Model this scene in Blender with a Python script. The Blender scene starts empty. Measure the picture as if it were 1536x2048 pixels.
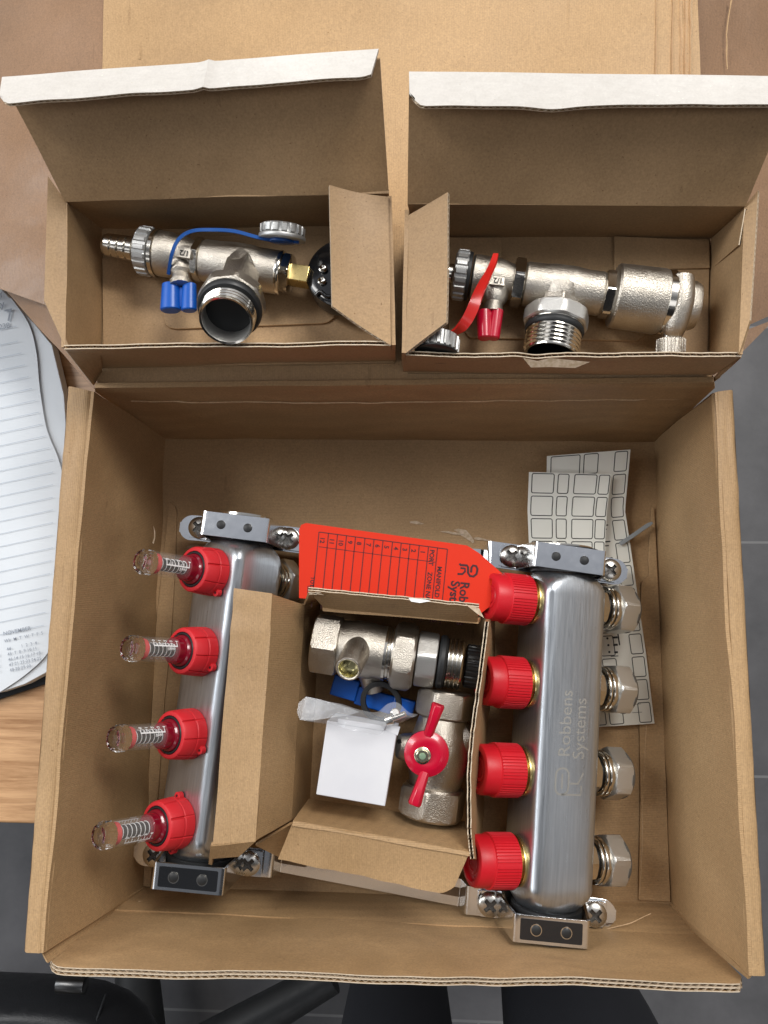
import bpy, bmesh, math, random
from mathutils import Vector, Matrix, noise
V = Vector
R = math.radians
random.seed(7)
S = 0.001                      # geometry below is written in millimetres
sc = bpy.context.scene
# ------------------------------------------------------------------ camera
F, CX, CY, H = 1538.0, 768.0, 1024.0, 507.0
_d = V((850-CX, -(1255-CY), -F)).normalized()
Zc = -_d
Xc = V((1, -.012, 0)); Xc = (Xc - Xc.dot(Zc)*Zc).normalized()
Yc = Zc.cross(Xc)
RC = Matrix((Xc, Yc, Zc))
cam_d = bpy.data.cameras.new('camera'); cam = bpy.data.objects.new('camera', cam_d)
sc.collection.objects.link(cam); sc.camera = cam
cam_d.sensor_fit = 'VERTICAL'; cam_d.sensor_height = 36; cam_d.sensor_width = 27
cam_d.lens = 36*F/2048; cam_d.clip_start = .01; cam_d.clip_end = 50
M4 = RC.to_4x4(); M4.translation = V((0, 0, H*S)); cam.matrix_world = M4
# ------------------------------------------------------------------ light
world = bpy.data.worlds.new('World'); sc.world = world; world.use_nodes = True
wn = world.node_tree.nodes; wl = world.node_tree.links
bg = wn['Background']; bg.inputs['Strength'].default_value = 1.0
tc = wn.new('ShaderNodeTexCoord'); sp = wn.new('ShaderNodeSeparateXYZ'); wl.new(tc.outputs['Generated'], sp.inputs[0])
rp = wn.new('ShaderNodeValToRGB'); wl.new(sp.outputs['Z'], rp.inputs[0])
e = rp.color_ramp.elements
e[0].position = 0; e[0].color = (.035, .033, .032, 1)
e[1].position = 1; e[1].color = (.15, .155, .17, 1)
x_ = e.new(.25); x_.color = (.16, .15, .14, 1)
x_ = e.new(.62); x_.color = (.16, .16, .165, 1)
# unseen ceiling: luminous panels added to give the metal contrasty reflections
dv_ = wn.new('ShaderNodeVectorMath'); dv_.operation = 'DIVIDE'; cz = wn.new('ShaderNodeCombineXYZ')
mx_ = wn.new('ShaderNodeMath'); mx_.operation = 'MAXIMUM'; mx_.inputs[1].default_value = .12; wl.new(sp.outputs['Z'], mx_.inputs[0])
for k_ in range(3): wl.new(mx_.outputs[0], cz.inputs[k_])
wl.new(tc.outputs['Generated'], dv_.inputs[0]); wl.new(cz.outputs[0], dv_.inputs[1])
bk = wn.new('ShaderNodeTexBrick'); bk.offset = 0; bk.inputs['Scale'].default_value = 1; bk.inputs['Brick Width'].default_value = 1.3; bk.inputs['Row Height'].default_value = .95
bk.inputs['Mortar Size'].default_value = .30; bk.inputs['Mortar Smooth'].default_value = .05
bk.inputs['Color1'].default_value = bk.inputs['Color2'].default_value = (1.3, 1.3, 1.33, 1); bk.inputs['Mortar'].default_value = (.0, .0, .0, 1)
of = wn.new('ShaderNodeVectorMath'); of.operation = 'ADD'; of.inputs[1].default_value = (.32, .02, 0); wl.new(dv_.outputs[0], of.inputs[0]); wl.new(of.outputs[0], bk.inputs['Vector'])
gt = wn.new('ShaderNodeMath'); gt.operation = 'GREATER_THAN'; gt.inputs[1].default_value = .3; wl.new(sp.outputs['Z'], gt.inputs[0])
ad = wn.new('ShaderNodeMixRGB'); ad.blend_type = 'ADD'; wl.new(gt.outputs[0], ad.inputs[0]); mr_ = wn.new('ShaderNodeMapRange'); wl.new(sp.outputs['Y'], mr_.inputs[0]); mr_.inputs[1].default_value = -.12; mr_.inputs[2].default_value = .22
mr_.inputs[3].default_value = .75; mr_.inputs[4].default_value = 3.0  # ceiling brightened towards the back for the clamp and bar reflections
mm_ = wn.new('ShaderNodeMixRGB'); mm_.blend_type = 'MULTIPLY'; mm_.inputs[0].default_value = 1; wl.new(rp.outputs[0], mm_.inputs[1]); wl.new(mr_.outputs[0], mm_.inputs[2])
wl.new(mm_.outputs[0], ad.inputs[1]); wl.new(bk.outputs['Color'], ad.inputs[2])
wl.new(ad.outputs[0], bg.inputs['Color'])
def area(name, loc, tgt, sx, sy, pw, col):
    l = bpy.data.lights.new(name, 'AREA'); l.shape = 'RECTANGLE'; l.size = sx; l.size_y = sy; l.energy = pw; l.color = col
    o = bpy.data.objects.new(name, l); sc.collection.objects.link(o); o.location = loc
    o.rotation_euler = (V(tgt)-V(loc)).to_track_quat('-Z', 'Y').to_euler(); return o
area('ceiling_lamp', (.75, 1.25, 2.0), (0, 0, 0), 1.0, .5, 36, (1, .97, .92))
area('ceiling_lamp', (-1.55, .75, 2.0), (0, 0, 0), .5, 1.0, 21, (1, .98, .95))
area('left_fill_light', (-2.4, .3, 1.2), (0, 0, .0), 1.3, 1.3, 24, (.88, .94, 1))  # unseen cool fill from the left, raised to lift diary and carton
sc.view_settings.view_transform = 'Standard'; sc.view_settings.look = 'None'
sc.view_settings.exposure = 0.07; sc.view_settings.gamma = 1
sc.cycles.max_bounces = 10; sc.cycles.transparent_max_bounces = 12
sc.cycles.caustics_reflective = False; sc.cycles.caustics_refractive = False
sc.cycles.sample_clamp_indirect = 4

def P(px, py, z=0.0):
    """the point at height z (mm) that the photograph shows at pixel (px, py)"""
    w = RC @ V(((px-CX)/F, -(py-CY)/F, -1))
    return V((0, 0, H)) + w*((z-H)/w.z)
def L(px, z): return px*(H-z)/F
UP = V((0, 0, 1))

# ------------------------------------------------------------------ materials
MATS = {}
def pm(name, col, rough=.5, metal=0.0, col2=None, nscale=60, bump=0, bscale=800, stretch=None, spec=.5,
       trans=0, ior=1.45, coat=0, alpha=1, rvar=0, speck=None, mixpos=(.35, .65), aniso=0, detail=6, sss=0):
    m = bpy.data.materials.new(name); m.use_nodes = True; MATS[name] = m
    n, l = m.node_tree.nodes, m.node_tree.links
    b = n['Principled BSDF']
    b.inputs['Base Color'].default_value = (*col, 1); b.inputs['Roughness'].default_value = rough
    b.inputs['Metallic'].default_value = metal; b.inputs['Specular IOR Level'].default_value = spec
    b.inputs['Transmission Weight'].default_value = trans; b.inputs['IOR'].default_value = ior
    b.inputs['Coat Weight'].default_value = coat; b.inputs['Coat Roughness'].default_value = .08
    b.inputs['Alpha'].default_value = alpha
    if aniso: b.inputs['Anisotropic'].default_value = aniso
    t = n.new('ShaderNodeTexCoord'); mp = n.new('ShaderNodeMapping'); l.new(t.outputs['Object'], mp.inputs[0])
    if stretch: mp.inputs['Scale'].default_value = stretch
    def nz(s, d=detail):
        q = n.new('ShaderNodeTexNoise'); q.inputs['Scale'].default_value = s; q.inputs['Detail'].default_value = d
        l.new(mp.outputs[0], q.inputs['Vector']); return q
    cout = None
    if col2:
        q = nz(nscale); r = n.new('ShaderNodeValToRGB'); l.new(q.outputs['Fac'], r.inputs[0])
        r.color_ramp.elements[0].position, r.color_ramp.elements[1].position = mixpos
        r.color_ramp.elements[0].color = (*col, 1); r.color_ramp.elements[1].color = (*col2, 1)
        cout = r.outputs[0]
    if speck:
        q = nz(speck[1], 2); r = n.new('ShaderNodeValToRGB'); l.new(q.outputs['Fac'], r.inputs[0])
        r.color_ramp.elements[0].position = speck[2]; r.color_ramp.elements[1].position = speck[2]+.06
        r.color_ramp.elements[0].color = (1, 1, 1, 1); r.color_ramp.elements[1].color = (*speck[0], 1)
        mx = n.new('ShaderNodeMixRGB'); mx.blend_type = 'MULTIPLY'; mx.inputs[0].default_value = 1
        if cout: l.new(cout, mx.inputs[1])
        else: mx.inputs[1].default_value = (*col, 1)
        l.new(r.outputs[0], mx.inputs[2]); cout = mx.outputs[0]
    if cout: l.new(cout, b.inputs['Base Color'])
    if rvar:
        q = nz(nscale*1.7); mr = n.new('ShaderNodeMapRange'); l.new(q.outputs['Fac'], mr.inputs[0])
        mr.inputs[1].default_value = .3; mr.inputs[2].default_value = .7
        mr.inputs[3].default_value = max(.03, rough-rvar); mr.inputs[4].default_value = rough+rvar
        l.new(mr.outputs[0], b.inputs['Roughness'])
    if bump:
        q = nz(bscale, 3); bp = n.new('ShaderNodeBump'); bp.inputs['Strength'].default_value = bump; bp.inputs['Distance'].default_value = .0004
        l.new(q.outputs['Fac'], bp.inputs['Height']); l.new(bp.outputs[0], b.inputs['Normal'])
    return m
def kraft(name, c1, c2, axis, rough=.62, stripe=.15, wscale=310, speckcol=(.62, .55, .47), fb=1.0):
    """kraft board: fibres, flecks, faint corrugation showing through, scuffs"""
    m = bpy.data.materials.new(name); m.use_nodes = True; MATS[name] = m
    n, l = m.node_tree.nodes, m.node_tree.links; b = n['Principled BSDF']
    t = n.new('ShaderNodeTexCoord'); O = t.outputs['Object']
    def nz(s, d, sc3=None):
        q = n.new('ShaderNodeTexNoise'); q.inputs['Scale'].default_value = s; q.inputs['Detail'].default_value = d
        if sc3:
            mp = n.new('ShaderNodeMapping'); mp.inputs['Scale'].default_value = sc3; l.new(O, mp.inputs[0]); l.new(mp.outputs[0], q.inputs['Vector'])
        else: l.new(O, q.inputs['Vector'])
        return q.outputs['Fac']
    def ramp(f, p0, p1, a, c):
        r = n.new('ShaderNodeValToRGB'); l.new(f, r.inputs[0]); r.color_ramp.elements[0].position = p0; r.color_ramp.elements[1].position = p1
        r.color_ramp.elements[0].color = (*a, 1); r.color_ramp.elements[1].color = (*c, 1); return r.outputs[0]
    def mul(a, c, f=1):
        mx = n.new('ShaderNodeMixRGB'); mx.blend_type = 'MULTIPLY'; mx.inputs[0].default_value = f; l.new(a, mx.inputs[1]); l.new(c, mx.inputs[2]); return mx.outputs[0]
    base = ramp(nz(14, 5), .35, .65, c1, c2)
    fib = ramp(nz(900, 4, (1, 1, 1)), .30, .70, (1-.15*fb, 1-.16*fb, 1-.17*fb), (1+.09*fb, 1+.08*fb, 1+.06*fb))
    big = ramp(nz(4.5, 3), .38, .62, (1-.13*fb, 1-.14*fb, 1-.15*fb), (1+.08*fb, 1+.08*fb, 1+.08*fb))
    scr = ramp(nz(120, 3, (.5, 3, 2) if axis == 'x' else (3, .5, 2)), .74, .76, (1, 1, 1), (1+.16*fb, 1+.16*fb, 1+.16*fb))
    scd = ramp(nz(45, 4, (5, .5, 2)), .71, .73, (1, 1, 1), (1-.14*fb, 1-.15*fb, 1-.16*fb))
    st = (.4, 1, 1) if axis == 'x' else (1, .4, 1)
    fib2 = ramp(nz(420, 5, st), .33, .67, (.965, .96, .955), (1.03, 1.03, 1.03))
    flk = ramp(nz(700, 2), .70, .76, (1, 1, 1), speckcol)
    lfl = ramp(nz(520, 2, (1.3, 1, 1)), .735, .77, (1, 1, 1), (1.28, 1.26, 1.2))
    c = mul(mul(mul(mul(mul(mul(mul(base, fib), fib2), flk), lfl), big), scr), scd)
    w = n.new('ShaderNodeTexWave'); w.wave_type = 'BANDS'; w.bands_direction = 'Y' if axis == 'x' else 'X'
    w.inputs['Scale'].default_value = wscale; w.inputs['Distortion'].default_value = .7; w.inputs['Detail'].default_value = 1
    l.new(O, w.inputs['Vector'])
    c = mul(c, ramp(w.outputs['Fac'], 0, 1, (1-stripe*.5,)*3, (1, 1, 1)))
    l.new(c, b.inputs['Base Color'])
    mr = n.new('ShaderNodeMapRange'); l.new(nz(9, 4), mr.inputs[0]); mr.inputs[1].default_value = .35; mr.inputs[2].default_value = .65
    mr.inputs[3].default_value = rough-.1; mr.inputs[4].default_value = rough+.1; l.new(mr.outputs[0], b.inputs['Roughness'])
    b.inputs['Specular IOR Level'].default_value = .42
    b1 = n.new('ShaderNodeBump'); b1.inputs['Strength'].default_value = stripe*2.2; b1.inputs['Distance'].default_value = .0002; l.new(w.outputs['Fac'], b1.inputs['Height'])
    b2 = n.new('ShaderNodeBump'); b2.inputs['Strength'].default_value = .25; b2.inputs['Distance'].default_value = .0002; l.new(nz(1500, 3), b2.inputs['Height'])
    l.new(b1.outputs[0], b2.inputs['Normal'])
    b3 = n.new('ShaderNodeBump'); b3.inputs['Strength'].default_value = .35; b3.inputs['Distance'].default_value = .004; l.new(nz(22, 3), b3.inputs['Height'])
    l.new(b2.outputs[0], b3.inputs['Normal']); l.new(b3.outputs[0], b.inputs['Normal'])
    return m
K1, K2 = (.415, .266, .132), (.475, .310, .160)
kx = kraft('kraft_board_x', K1, K2, 'x'); ky = kraft('kraft_board_y', K1, K2, 'y')
kin = kraft('kraft_insert', (.385, .252, .132), (.44, .290, .156), 'y', stripe=.07, wscale=420)
kinx = kraft('kraft_insert_x', (.385, .252, .132), (.44, .290, .156), 'x', stripe=.07, wscale=420)
kshd = kraft('kraft_flap_shaded', (.23, .135, .075), (.29, .17, .095), 'y', rough=.42, stripe=.1)  # darker copy of the kraft, the flaps' shade put into its colour
kout = kraft('kraft_white_outer', (.56, .535, .50), (.66, .635, .60), 'x', stripe=.02, speckcol=(.92, .88, .82), fb=.35)
ked = pm('kraft_cut_edge', (.66, .55, .42), .8, col2=(.56, .45, .32), nscale=400)
kfl = pm('kraft_flute', (.60, .48, .34), .8, col2=(.62, .50, .36), nscale=300)
kdk = pm('kraft_core', (.16, .10, .055), .9)
nick = pm('cast_nickel', (.47, .43, .37), .35, 1, bump=.8, bscale=1700, col2=(.54, .50, .44), nscale=120, rvar=.06)
nickp = pm('polished_nickel', (.66, .63, .57), .15, 1, bump=.06, bscale=600, rvar=.05)
steel = pm('brushed_stainless', (.47, .50, .53), .33, .95, bump=.14, bscale=420, stretch=(.04, 1, 1), col2=(.55, .58, .61), nscale=900, rvar=.06)
zinc = pm('zinc_plate', (.78, .80, .82), .14, 1, bump=.04, bscale=260, rvar=.03, nscale=160)
brass = pm('brass', (.72, .56, .24), .28, 1, rvar=.06)
redp = pm('red_plastic', (.62, .012, .022), .42, col2=(.56, .010, .019), nscale=40, bump=.10, bscale=900, rvar=.06)
redn = pm('red_nut_plastic', (.62, .022, .030), .50, bump=.18, bscale=1500, rvar=.06)
crim = pm('crimson_handle', (.50, .004, .028), .26, coat=.4)
dred = pm('dark_red_collar', (.20, .004, .016), .14, coat=.6)
redr = pm('red_indicator', (.62, .03, .03), .4)
blue = pm('blue_plastic', (.003, .085, .42), .32, bump=.06, bscale=700)
redstrap = pm('red_strap', (.62, .02, .015), .3, coat=.3)
bluestrap = pm('blue_strap', (.008, .075, .30), .38)
rub = pm('black_rubber', (.016, .017, .018), .48, bump=.1, bscale=500, rvar=.1)
rubg = pm('grey_rubber', (.10, .095, .085), .55)
dark = pm('dark_bore', (.02, .019, .018), .4, .6)
blkg = pm('dark_reflection_gloss', (.012, .013, .015), .13, coat=.3, bump=.02, bscale=200)
blk = pm('black_rod', (.012, .012, .012), .3)
wht = pm('white_print', (.85, .85, .85), .5)
clear = pm('clear_plastic', (.80, .79, .77), .05, alpha=.07, spec=1.0, ior=1.6)
glass = pm('clear_cap_glass', (.97, .96, .95), .10, trans=1, ior=1.18)
frost = pm('clear_cap_plastic', (.74, .72, .70), .07, alpha=.26, spec=1.0, ior=1.6, bump=.5, bscale=250)
capk = pm('satin_cap_metal', (.44, .44, .43), .42, .75, bump=.2, bscale=1500)
tagr = pm('red_tag_plastic', (.66, .030, .008), .45, spec=.25)
tagp = pm('tag_print', (.045, .006, .010), .6)
pap = pm('white_card', (.62, .62, .65), .55, col2=(.68, .68, .70), nscale=30, bump=.05, bscale=400)
stk = pm('sticker_paper', (.80, .79, .71), .33, col2=(.84, .83, .76), nscale=18, spec=.5)
prt = pm('black_print', (.02, .02, .02), .5)
page = pm('diary_page', (.58, .62, .66), .7, col2=(.63, .67, .71), nscale=20)
pline = pm('diary_print', (.36, .42, .50), .7)
pcal = pm('diary_text', (.27, .30, .35), .7)
cover = pm('diary_cover', (.012, .016, .022), .5, bump=.3, bscale=900)
film = pm('plastic_film', (.66, .68, .71), .12, trans=.0, alpha=.24, spec=.9, bump=.35, bscale=120)
etch = pm('etched_steel', (.56, .56, .53), .46, .95)
ties = pm('grey_tie', (.26, .28, .29), .35, bump=.1)
gold = pm('passivated_nut', (.72, .68, .48), .2, 1)
denim = pm('black_denim', (.007, .008, .012), .85, bump=.4, bscale=1200)
leath = pm('black_leather', (.010, .011, .013), .38, bump=.5, bscale=700, rvar=.06)
chrome = pm('chrome', (.09, .09, .09), .3, 1)
tear = pm('torn_paper', (.58, .46, .34), .9, col2=(.42, .31, .2), nscale=500)
shoe = pm('shoe_leather', (.01, .01, .01), .4)
skinm = pm('skin', (.45, .26, .18), .6)

# wood desk
def wood():
    m = bpy.data.materials.new('oak_laminate'); m.use_nodes = True; n, l = m.node_tree.nodes, m.node_tree.links; b = n['Principled BSDF']
    t = n.new('ShaderNodeTexCoord'); mp = n.new('ShaderNodeMapping'); mp.inputs['Scale'].default_value = (1, 14, 1); mp.inputs['Rotation'].default_value = (0, 0, R(4)); l.new(t.outputs['Object'], mp.inputs[0])
    q = n.new('ShaderNodeTexNoise'); q.inputs['Scale'].default_value = 14; q.inputs['Detail'].default_value = 9; q.inputs['Roughness'].default_value = .7; q.inputs['Distortion'].default_value = .4
    l.new(mp.outputs[0], q.inputs['Vector']); r = n.new('ShaderNodeValToRGB'); l.new(q.outputs['Fac'], r.inputs[0])
    r.color_ramp.elements[0].position = .33; r.color_ramp.elements[0].color = (.30, .15, .06, 1); r.color_ramp.elements[1].position = .62; r.color_ramp.elements[1].color = (.58, .35, .18, 1)
    l.new(r.outputs[0], b.inputs['Base Color']); b.inputs['Roughness'].default_value = .4; return m
def tile():
    m = bpy.data.materials.new('slate_tile'); m.use_nodes = True; n, l = m.node_tree.nodes, m.node_tree.links; b = n['Principled BSDF']
    t = n.new('ShaderNodeTexCoord')
    br = n.new('ShaderNodeTexBrick'); l.new(t.outputs['Object'], br.inputs['Vector']); br.inputs['Scale'].default_value = 1.0; br.offset = .5
    br.inputs['Brick Width'].default_value = .36; br.inputs['Row Height'].default_value = .36; br.inputs['Mortar Size'].default_value = .0022; br.inputs['Mortar Smooth'].default_value = .3
    q = n.new('ShaderNodeTexNoise'); q.inputs['Scale'].default_value = 9; q.inputs['Detail'].default_value = 10; q.inputs['Roughness'].default_value = .65; l.new(t.outputs['Object'], q.inputs['Vector'])
    r = n.new('ShaderNodeValToRGB'); l.new(q.outputs['Fac'], r.inputs[0]); r.color_ramp.elements[0].position = .3; r.color_ramp.elements[1].position = .7
    r.color_ramp.elements[0].color = (.070, .070, .074, 1); r.color_ramp.elements[1].color = (.125, .123, .128, 1)
    l.new(r.outputs[0], br.inputs['Color1']); l.new(r.outputs[0], br.inputs['Color2']); br.inputs['Mortar'].default_value = (.19, .19, .19, 1)
    l.new(br.outputs['Color'], b.inputs['Base Color']); b.inputs['Roughness'].default_value = .5
    bp = n.new('ShaderNodeBump'); bp.inputs['Strength'].default_value = .3; bp.inputs['Distance'].default_value = .002; l.new(q.outputs['Fac'], bp.inputs['Height']); l.new(bp.outputs[0], b.inputs['Normal'])
    return m
woodm, tilem = wood(), tile()

# ------------------------------------------------------------------ mesh tools
def wm(o):
    m = Matrix.Identity(4)
    while o is not None:
        m = o.matrix_basis @ m; o = o.parent
    return m
def mscale(M):
    M = M.copy(); M.translation = M.translation*S; return M
class MB:
    def __init__(s): s.v = []; s.f = []; s.m = []; s.mi = []
    def mat(s, m):
        if m not in s.m: s.m.append(m)
        return s.m.index(m)
    def add(s, verts, faces, m):
        k = len(s.v); i = s.mat(m); s.v += [V(q) for q in verts]
        for f in faces: s.f.append(tuple(a+k for a in f)); s.mi.append(i)
    def build(s, name, parent=None, M=None, angle=32, smooth=True, bevel=0, origin=None):
        me = bpy.data.meshes.new(name)
        o = bpy.data.objects.new(name, me); sc.collection.objects.link(o)
        if parent is not None: o.parent = parent
        pw = wm(parent) if parent is not None else Matrix.Identity(4)
        if M is not None:
            o.matrix_basis = pw.inverted() @ mscale(M); vs = [q*S for q in s.v]
        elif parent is not None:
            inv = pw.inverted(); vs = [inv @ (q*S) for q in s.v]
        else:
            if origin is None:
                c = sum(s.v, V())/len(s.v); origin = V((c.x, c.y, min(q.z for q in s.v)))
            o.location = origin*S; vs = [(q-origin)*S for q in s.v]
        me.from_pydata(vs, [], s.f)
        for m in s.m: me.materials.append(m)
        me.polygons.foreach_set('material_index', s.mi)
        bm = bmesh.new(); bm.from_mesh(me); bmesh.ops.recalc_face_normals(bm, faces=bm.faces); bm.to_mesh(me); bm.free()
        if smooth:
            me.shade_smooth(); me.set_sharp_from_angle(angle=R(angle))
        if bevel:
            b = o.modifiers.new('bevel', 'BEVEL'); b.width = bevel*S; b.segments = 3; b.limit_method = 'ANGLE'; b.angle_limit = R(40)
        return o
def tag(o, label=None, cat=None, group=None, kind=None):
    if label: o['label'] = label
    if cat: o['category'] = cat
    if group: o['group'] = group
    if kind: o['kind'] = kind
    return o
def empty(name, loc):
    o = bpy.data.objects.new(name, None); sc.collection.objects.link(o); o.location = V(loc)*S; o.empty_display_size = .01; return o
def copy_part(o, parent, M=None):
    c = o.copy(); sc.collection.objects.link(c); c.parent = parent
    if M is not None: c.matrix_basis = wm(parent).inverted() @ mscale(M)
    for ch in o.children: copy_part(ch, c)
    return c
def frame(o, x, up=UP):
    x = V(x).normalized(); y = V(up).cross(x)
    if y.length < 1e-4: y = V((0, 1, 0)).cross(x)
    y.normalize(); z = x.cross(y)
    M = Matrix((x, y, z)).transposed().to_4x4(); M.translation = V(o); return M
I4 = Matrix.Identity(4)
def lathe(mb, M, prof, mat, seg=40, rf=None, cap0=True, cap1=True):
    vs, fs, rings = [], [], []
    for (x, r) in prof:
        if r < 1e-5: rings.append([len(vs)]); vs.append(M @ V((x, 0, 0))); continue
        ring = []
        for k in range(seg):
            a = 2*math.pi*k/seg; rr = rf(a, x, r) if rf else r
            ring.append(len(vs)); vs.append(M @ V((x, rr*math.cos(a), rr*math.sin(a))))
        rings.append(ring)
    for a, b in zip(rings, rings[1:]):
        if len(a) == 1 and len(b) == 1: continue
        for k in range(seg):
            j = (k+1) % seg
            if len(a) == 1: fs.append((a[0], b[j], b[k]))
            elif len(b) == 1: fs.append((a[k], a[j], b[0]))
            else: fs.append((a[k], a[j], b[j], b[k]))
    if cap0 and len(rings[0]) > 1: fs.append(tuple(reversed(rings[0])))
    if cap1 and len(rings[-1]) > 1: fs.append(tuple(rings[-1]))
    mb.add(vs, fs, mat)
def rcyl(mb, M, x0, x1, r, mat, c=.5, seg=40, r1=None):
    r1 = r if r1 is None else r1
    lathe(mb, M, [(x0, r-c), (x0+c*.3, r-c*.3), (x0+c, r), (x1-c, r1), (x1-c*.3, r1-c*.3), (x1, r1-c)], mat, seg)
def nut(mb, M, x0, x1, af, mat, n=6, phase=0, ch=1.1, seg=96):
    """polygon nut with round chamfered corners; af = across-flats radius"""
    cr = af/math.cos(math.pi/n); step = 2*math.pi/n
    def rf(a, x, r):
        b = ((a+phase) % step)-step/2
        return min(af/math.cos(b), r)
    lathe(mb, M, [(x0, af*.97), (x0+ch*.6, (af+cr)/2), (x0+ch*1.4, cr+.01), (x1-ch*1.4, cr+.01), (x1-ch*.6, (af+cr)/2), (x1, af*.97)], mat, seg, rf)
def thread(mb, M, x0, x1, r, mat, pitch=1.8, dep=.9, bore=None, boremat=None, seg=48):
    pr = [(x0, r-dep)]; x = x0
    while x+pitch <= x1+.01:
        pr += [(x+pitch*.3, r), (x+pitch*.55, r), (x+pitch*.95, r-dep)]; x += pitch
    if bore:
        pr += [(x1, r-dep*1.1), (x1+.3, (r+bore)/2+.3), (x1, bore+.3)]
        lathe(mb, M, pr, mat, seg, cap0=True, cap1=False)
        lathe(mb, M, [(x1, bore+.3), (x1-.8, bore), (x1-20, bore*.93), (x1-20, 0)], boremat or mat, seg, cap0=False)
    else:
        lathe(mb, M, pr, mat, seg)
def ribbed(mb, M, x0, x1, r, mat, n=20, dep=.8, duty=.5, seg=160, cham=.8):
    def rf(a, x, rr):
        f = (a*n/(2*math.pi)) % 1
        return rr-(dep if f > duty else 0) if x0+cham*.9 < x < x1-cham*.9 else rr-(dep*.3)
    lathe(mb, M, [(x0, r-cham*1.5), (x0+cham*.5, r-cham*.4), (x0+cham, r), (x1-cham, r), (x1-cham*.5, r-cham*.4), (x1, r-cham*1.5)], mat, seg, rf)
def box(mb, M, a, b, mat):
    (x0, y0, z0), (x1, y1, z1) = a, b
    vs = [M @ V(p) for p in ((x0,y0,z0),(x1,y0,z0),(x1,y1,z0),(x0,y1,z0),(x0,y0,z1),(x1,y0,z1),(x1,y1,z1),(x0,y1,z1))]
    mb.add(vs, [(0,3,2,1),(4,5,6,7),(0,1,5,4),(1,2,6,5),(2,3,7,6),(3,0,4,7)], mat)
def hexa(mb, top, bot, mat):
    """prism between two polygons of equal length"""
    n = len(top); mb.add(list(top)+list(bot), [tuple(range(n)), tuple(range(2*n-1, n-1, -1))]+[(k, (k+1) % n, n+(k+1) % n, n+k) for k in range(n)], mat)
def slab(mb, pts, t, mat, down=UP):
    hexa(mb, pts, [q-down*t for q in pts], mat)
def sweep(mb, pts, wdir, w, t, mat, fil=2.5, wf=None, closed=False):
    """strap of width w and thickness t along a bent centre line"""
    P2 = []
    for k, p in enumerate(pts):
        p = V(p)
        if 0 < k < len(pts)-1 and fil:
            a, b = V(pts[k-1]), V(pts[k+1]); da, db = (a-p), (b-p)
            fa = min(fil, da.length*.45); fb = min(fil, db.length*.45)
            A, B = p+da.normalized()*fa, p+db.normalized()*fb
            for j in range(6):
                u = j/5; P2.append(A*(1-u)**2+p*2*u*(1-u)+B*u*u)
        else: P2.append(p)
    n = len(P2); lens = [0]
    for a, b in zip(P2, P2[1:]): lens.append(lens[-1]+(b-a).length)
    vs = []
    for k in range(n):
        tg = (P2[min(k+1, n-1)]-P2[max(k-1, 0)]).normalized()
        wd = wdir if isinstance(wdir, Vector) else wdir(lens[k]/lens[-1])
        wd = (wd-tg*wd.dot(tg)).normalized()
        nn = tg.cross(wd).normalized()
        ww = (wf(lens[k], lens[-1]) if wf else 1)*w/2
        vs += [P2[k]+wd*ww+nn*t/2, P2[k]-wd*ww+nn*t/2, P2[k]-wd*ww-nn*t/2, P2[k]+wd*ww-nn*t/2]
    fs = [(0, 1, 2, 3), tuple(4*(n-1)+q for q in (3, 2, 1, 0))]
    for k in range(n-1):
        for j in range(4): fs.append((4*k+j, 4*k+(j+1) % 4, 4*k+4+(j+1) % 4, 4*k+4+j))
    mb.add(vs, fs, mat)
def tube(mb, pts, r, mat, seg=10, closed=False):
    n = len(pts); vs = []; fs = []
    for k in range(n):
        a = pts[(k-1) % n] if closed or k else pts[0]; b = pts[(k+1) % n] if closed or k < n-1 else pts[-1]
        M = frame(pts[k], b-a, V((.013, .02, 1)))
        for j in range(seg):
            t = 2*math.pi*j/seg; rr = r(k/(n-1)) if callable(r) else r
            vs.append(M @ V((0, rr*math.cos(t), rr*math.sin(t))))
    for k in range(n if closed else n-1):
        for j in range(seg): fs.append((k*seg+j, k*seg+(j+1) % seg, ((k+1) % n)*seg+(j+1) % seg, ((k+1) % n)*seg+j))
    if not closed: fs += [tuple(range(seg))[::-1], tuple((n-1)*seg+j for j in range(seg))]
    mb.add(vs, fs, mat)
def smooth_curve(pts, n=8):
    out = []; pts = [V(p) for p in pts]
    for i in range(len(pts)-1):
        p0, p1, p2, p3 = pts[max(i-1, 0)], pts[i], pts[i+1], pts[min(i+2, len(pts)-1)]
        for k in range(n):
            t = k/n; out.append(.5*((2*p1)+(p2-p0)*t+(2*p0-5*p1+4*p2-p3)*t*t+(3*p1-p0-3*p2+p3)*t**3))
    return out+[pts[-1]]
def nz1(x, s=0): return noise.noise(V((x, s*7.31+.5, .37)))
CAMP = V((0, 0, H))
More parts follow.
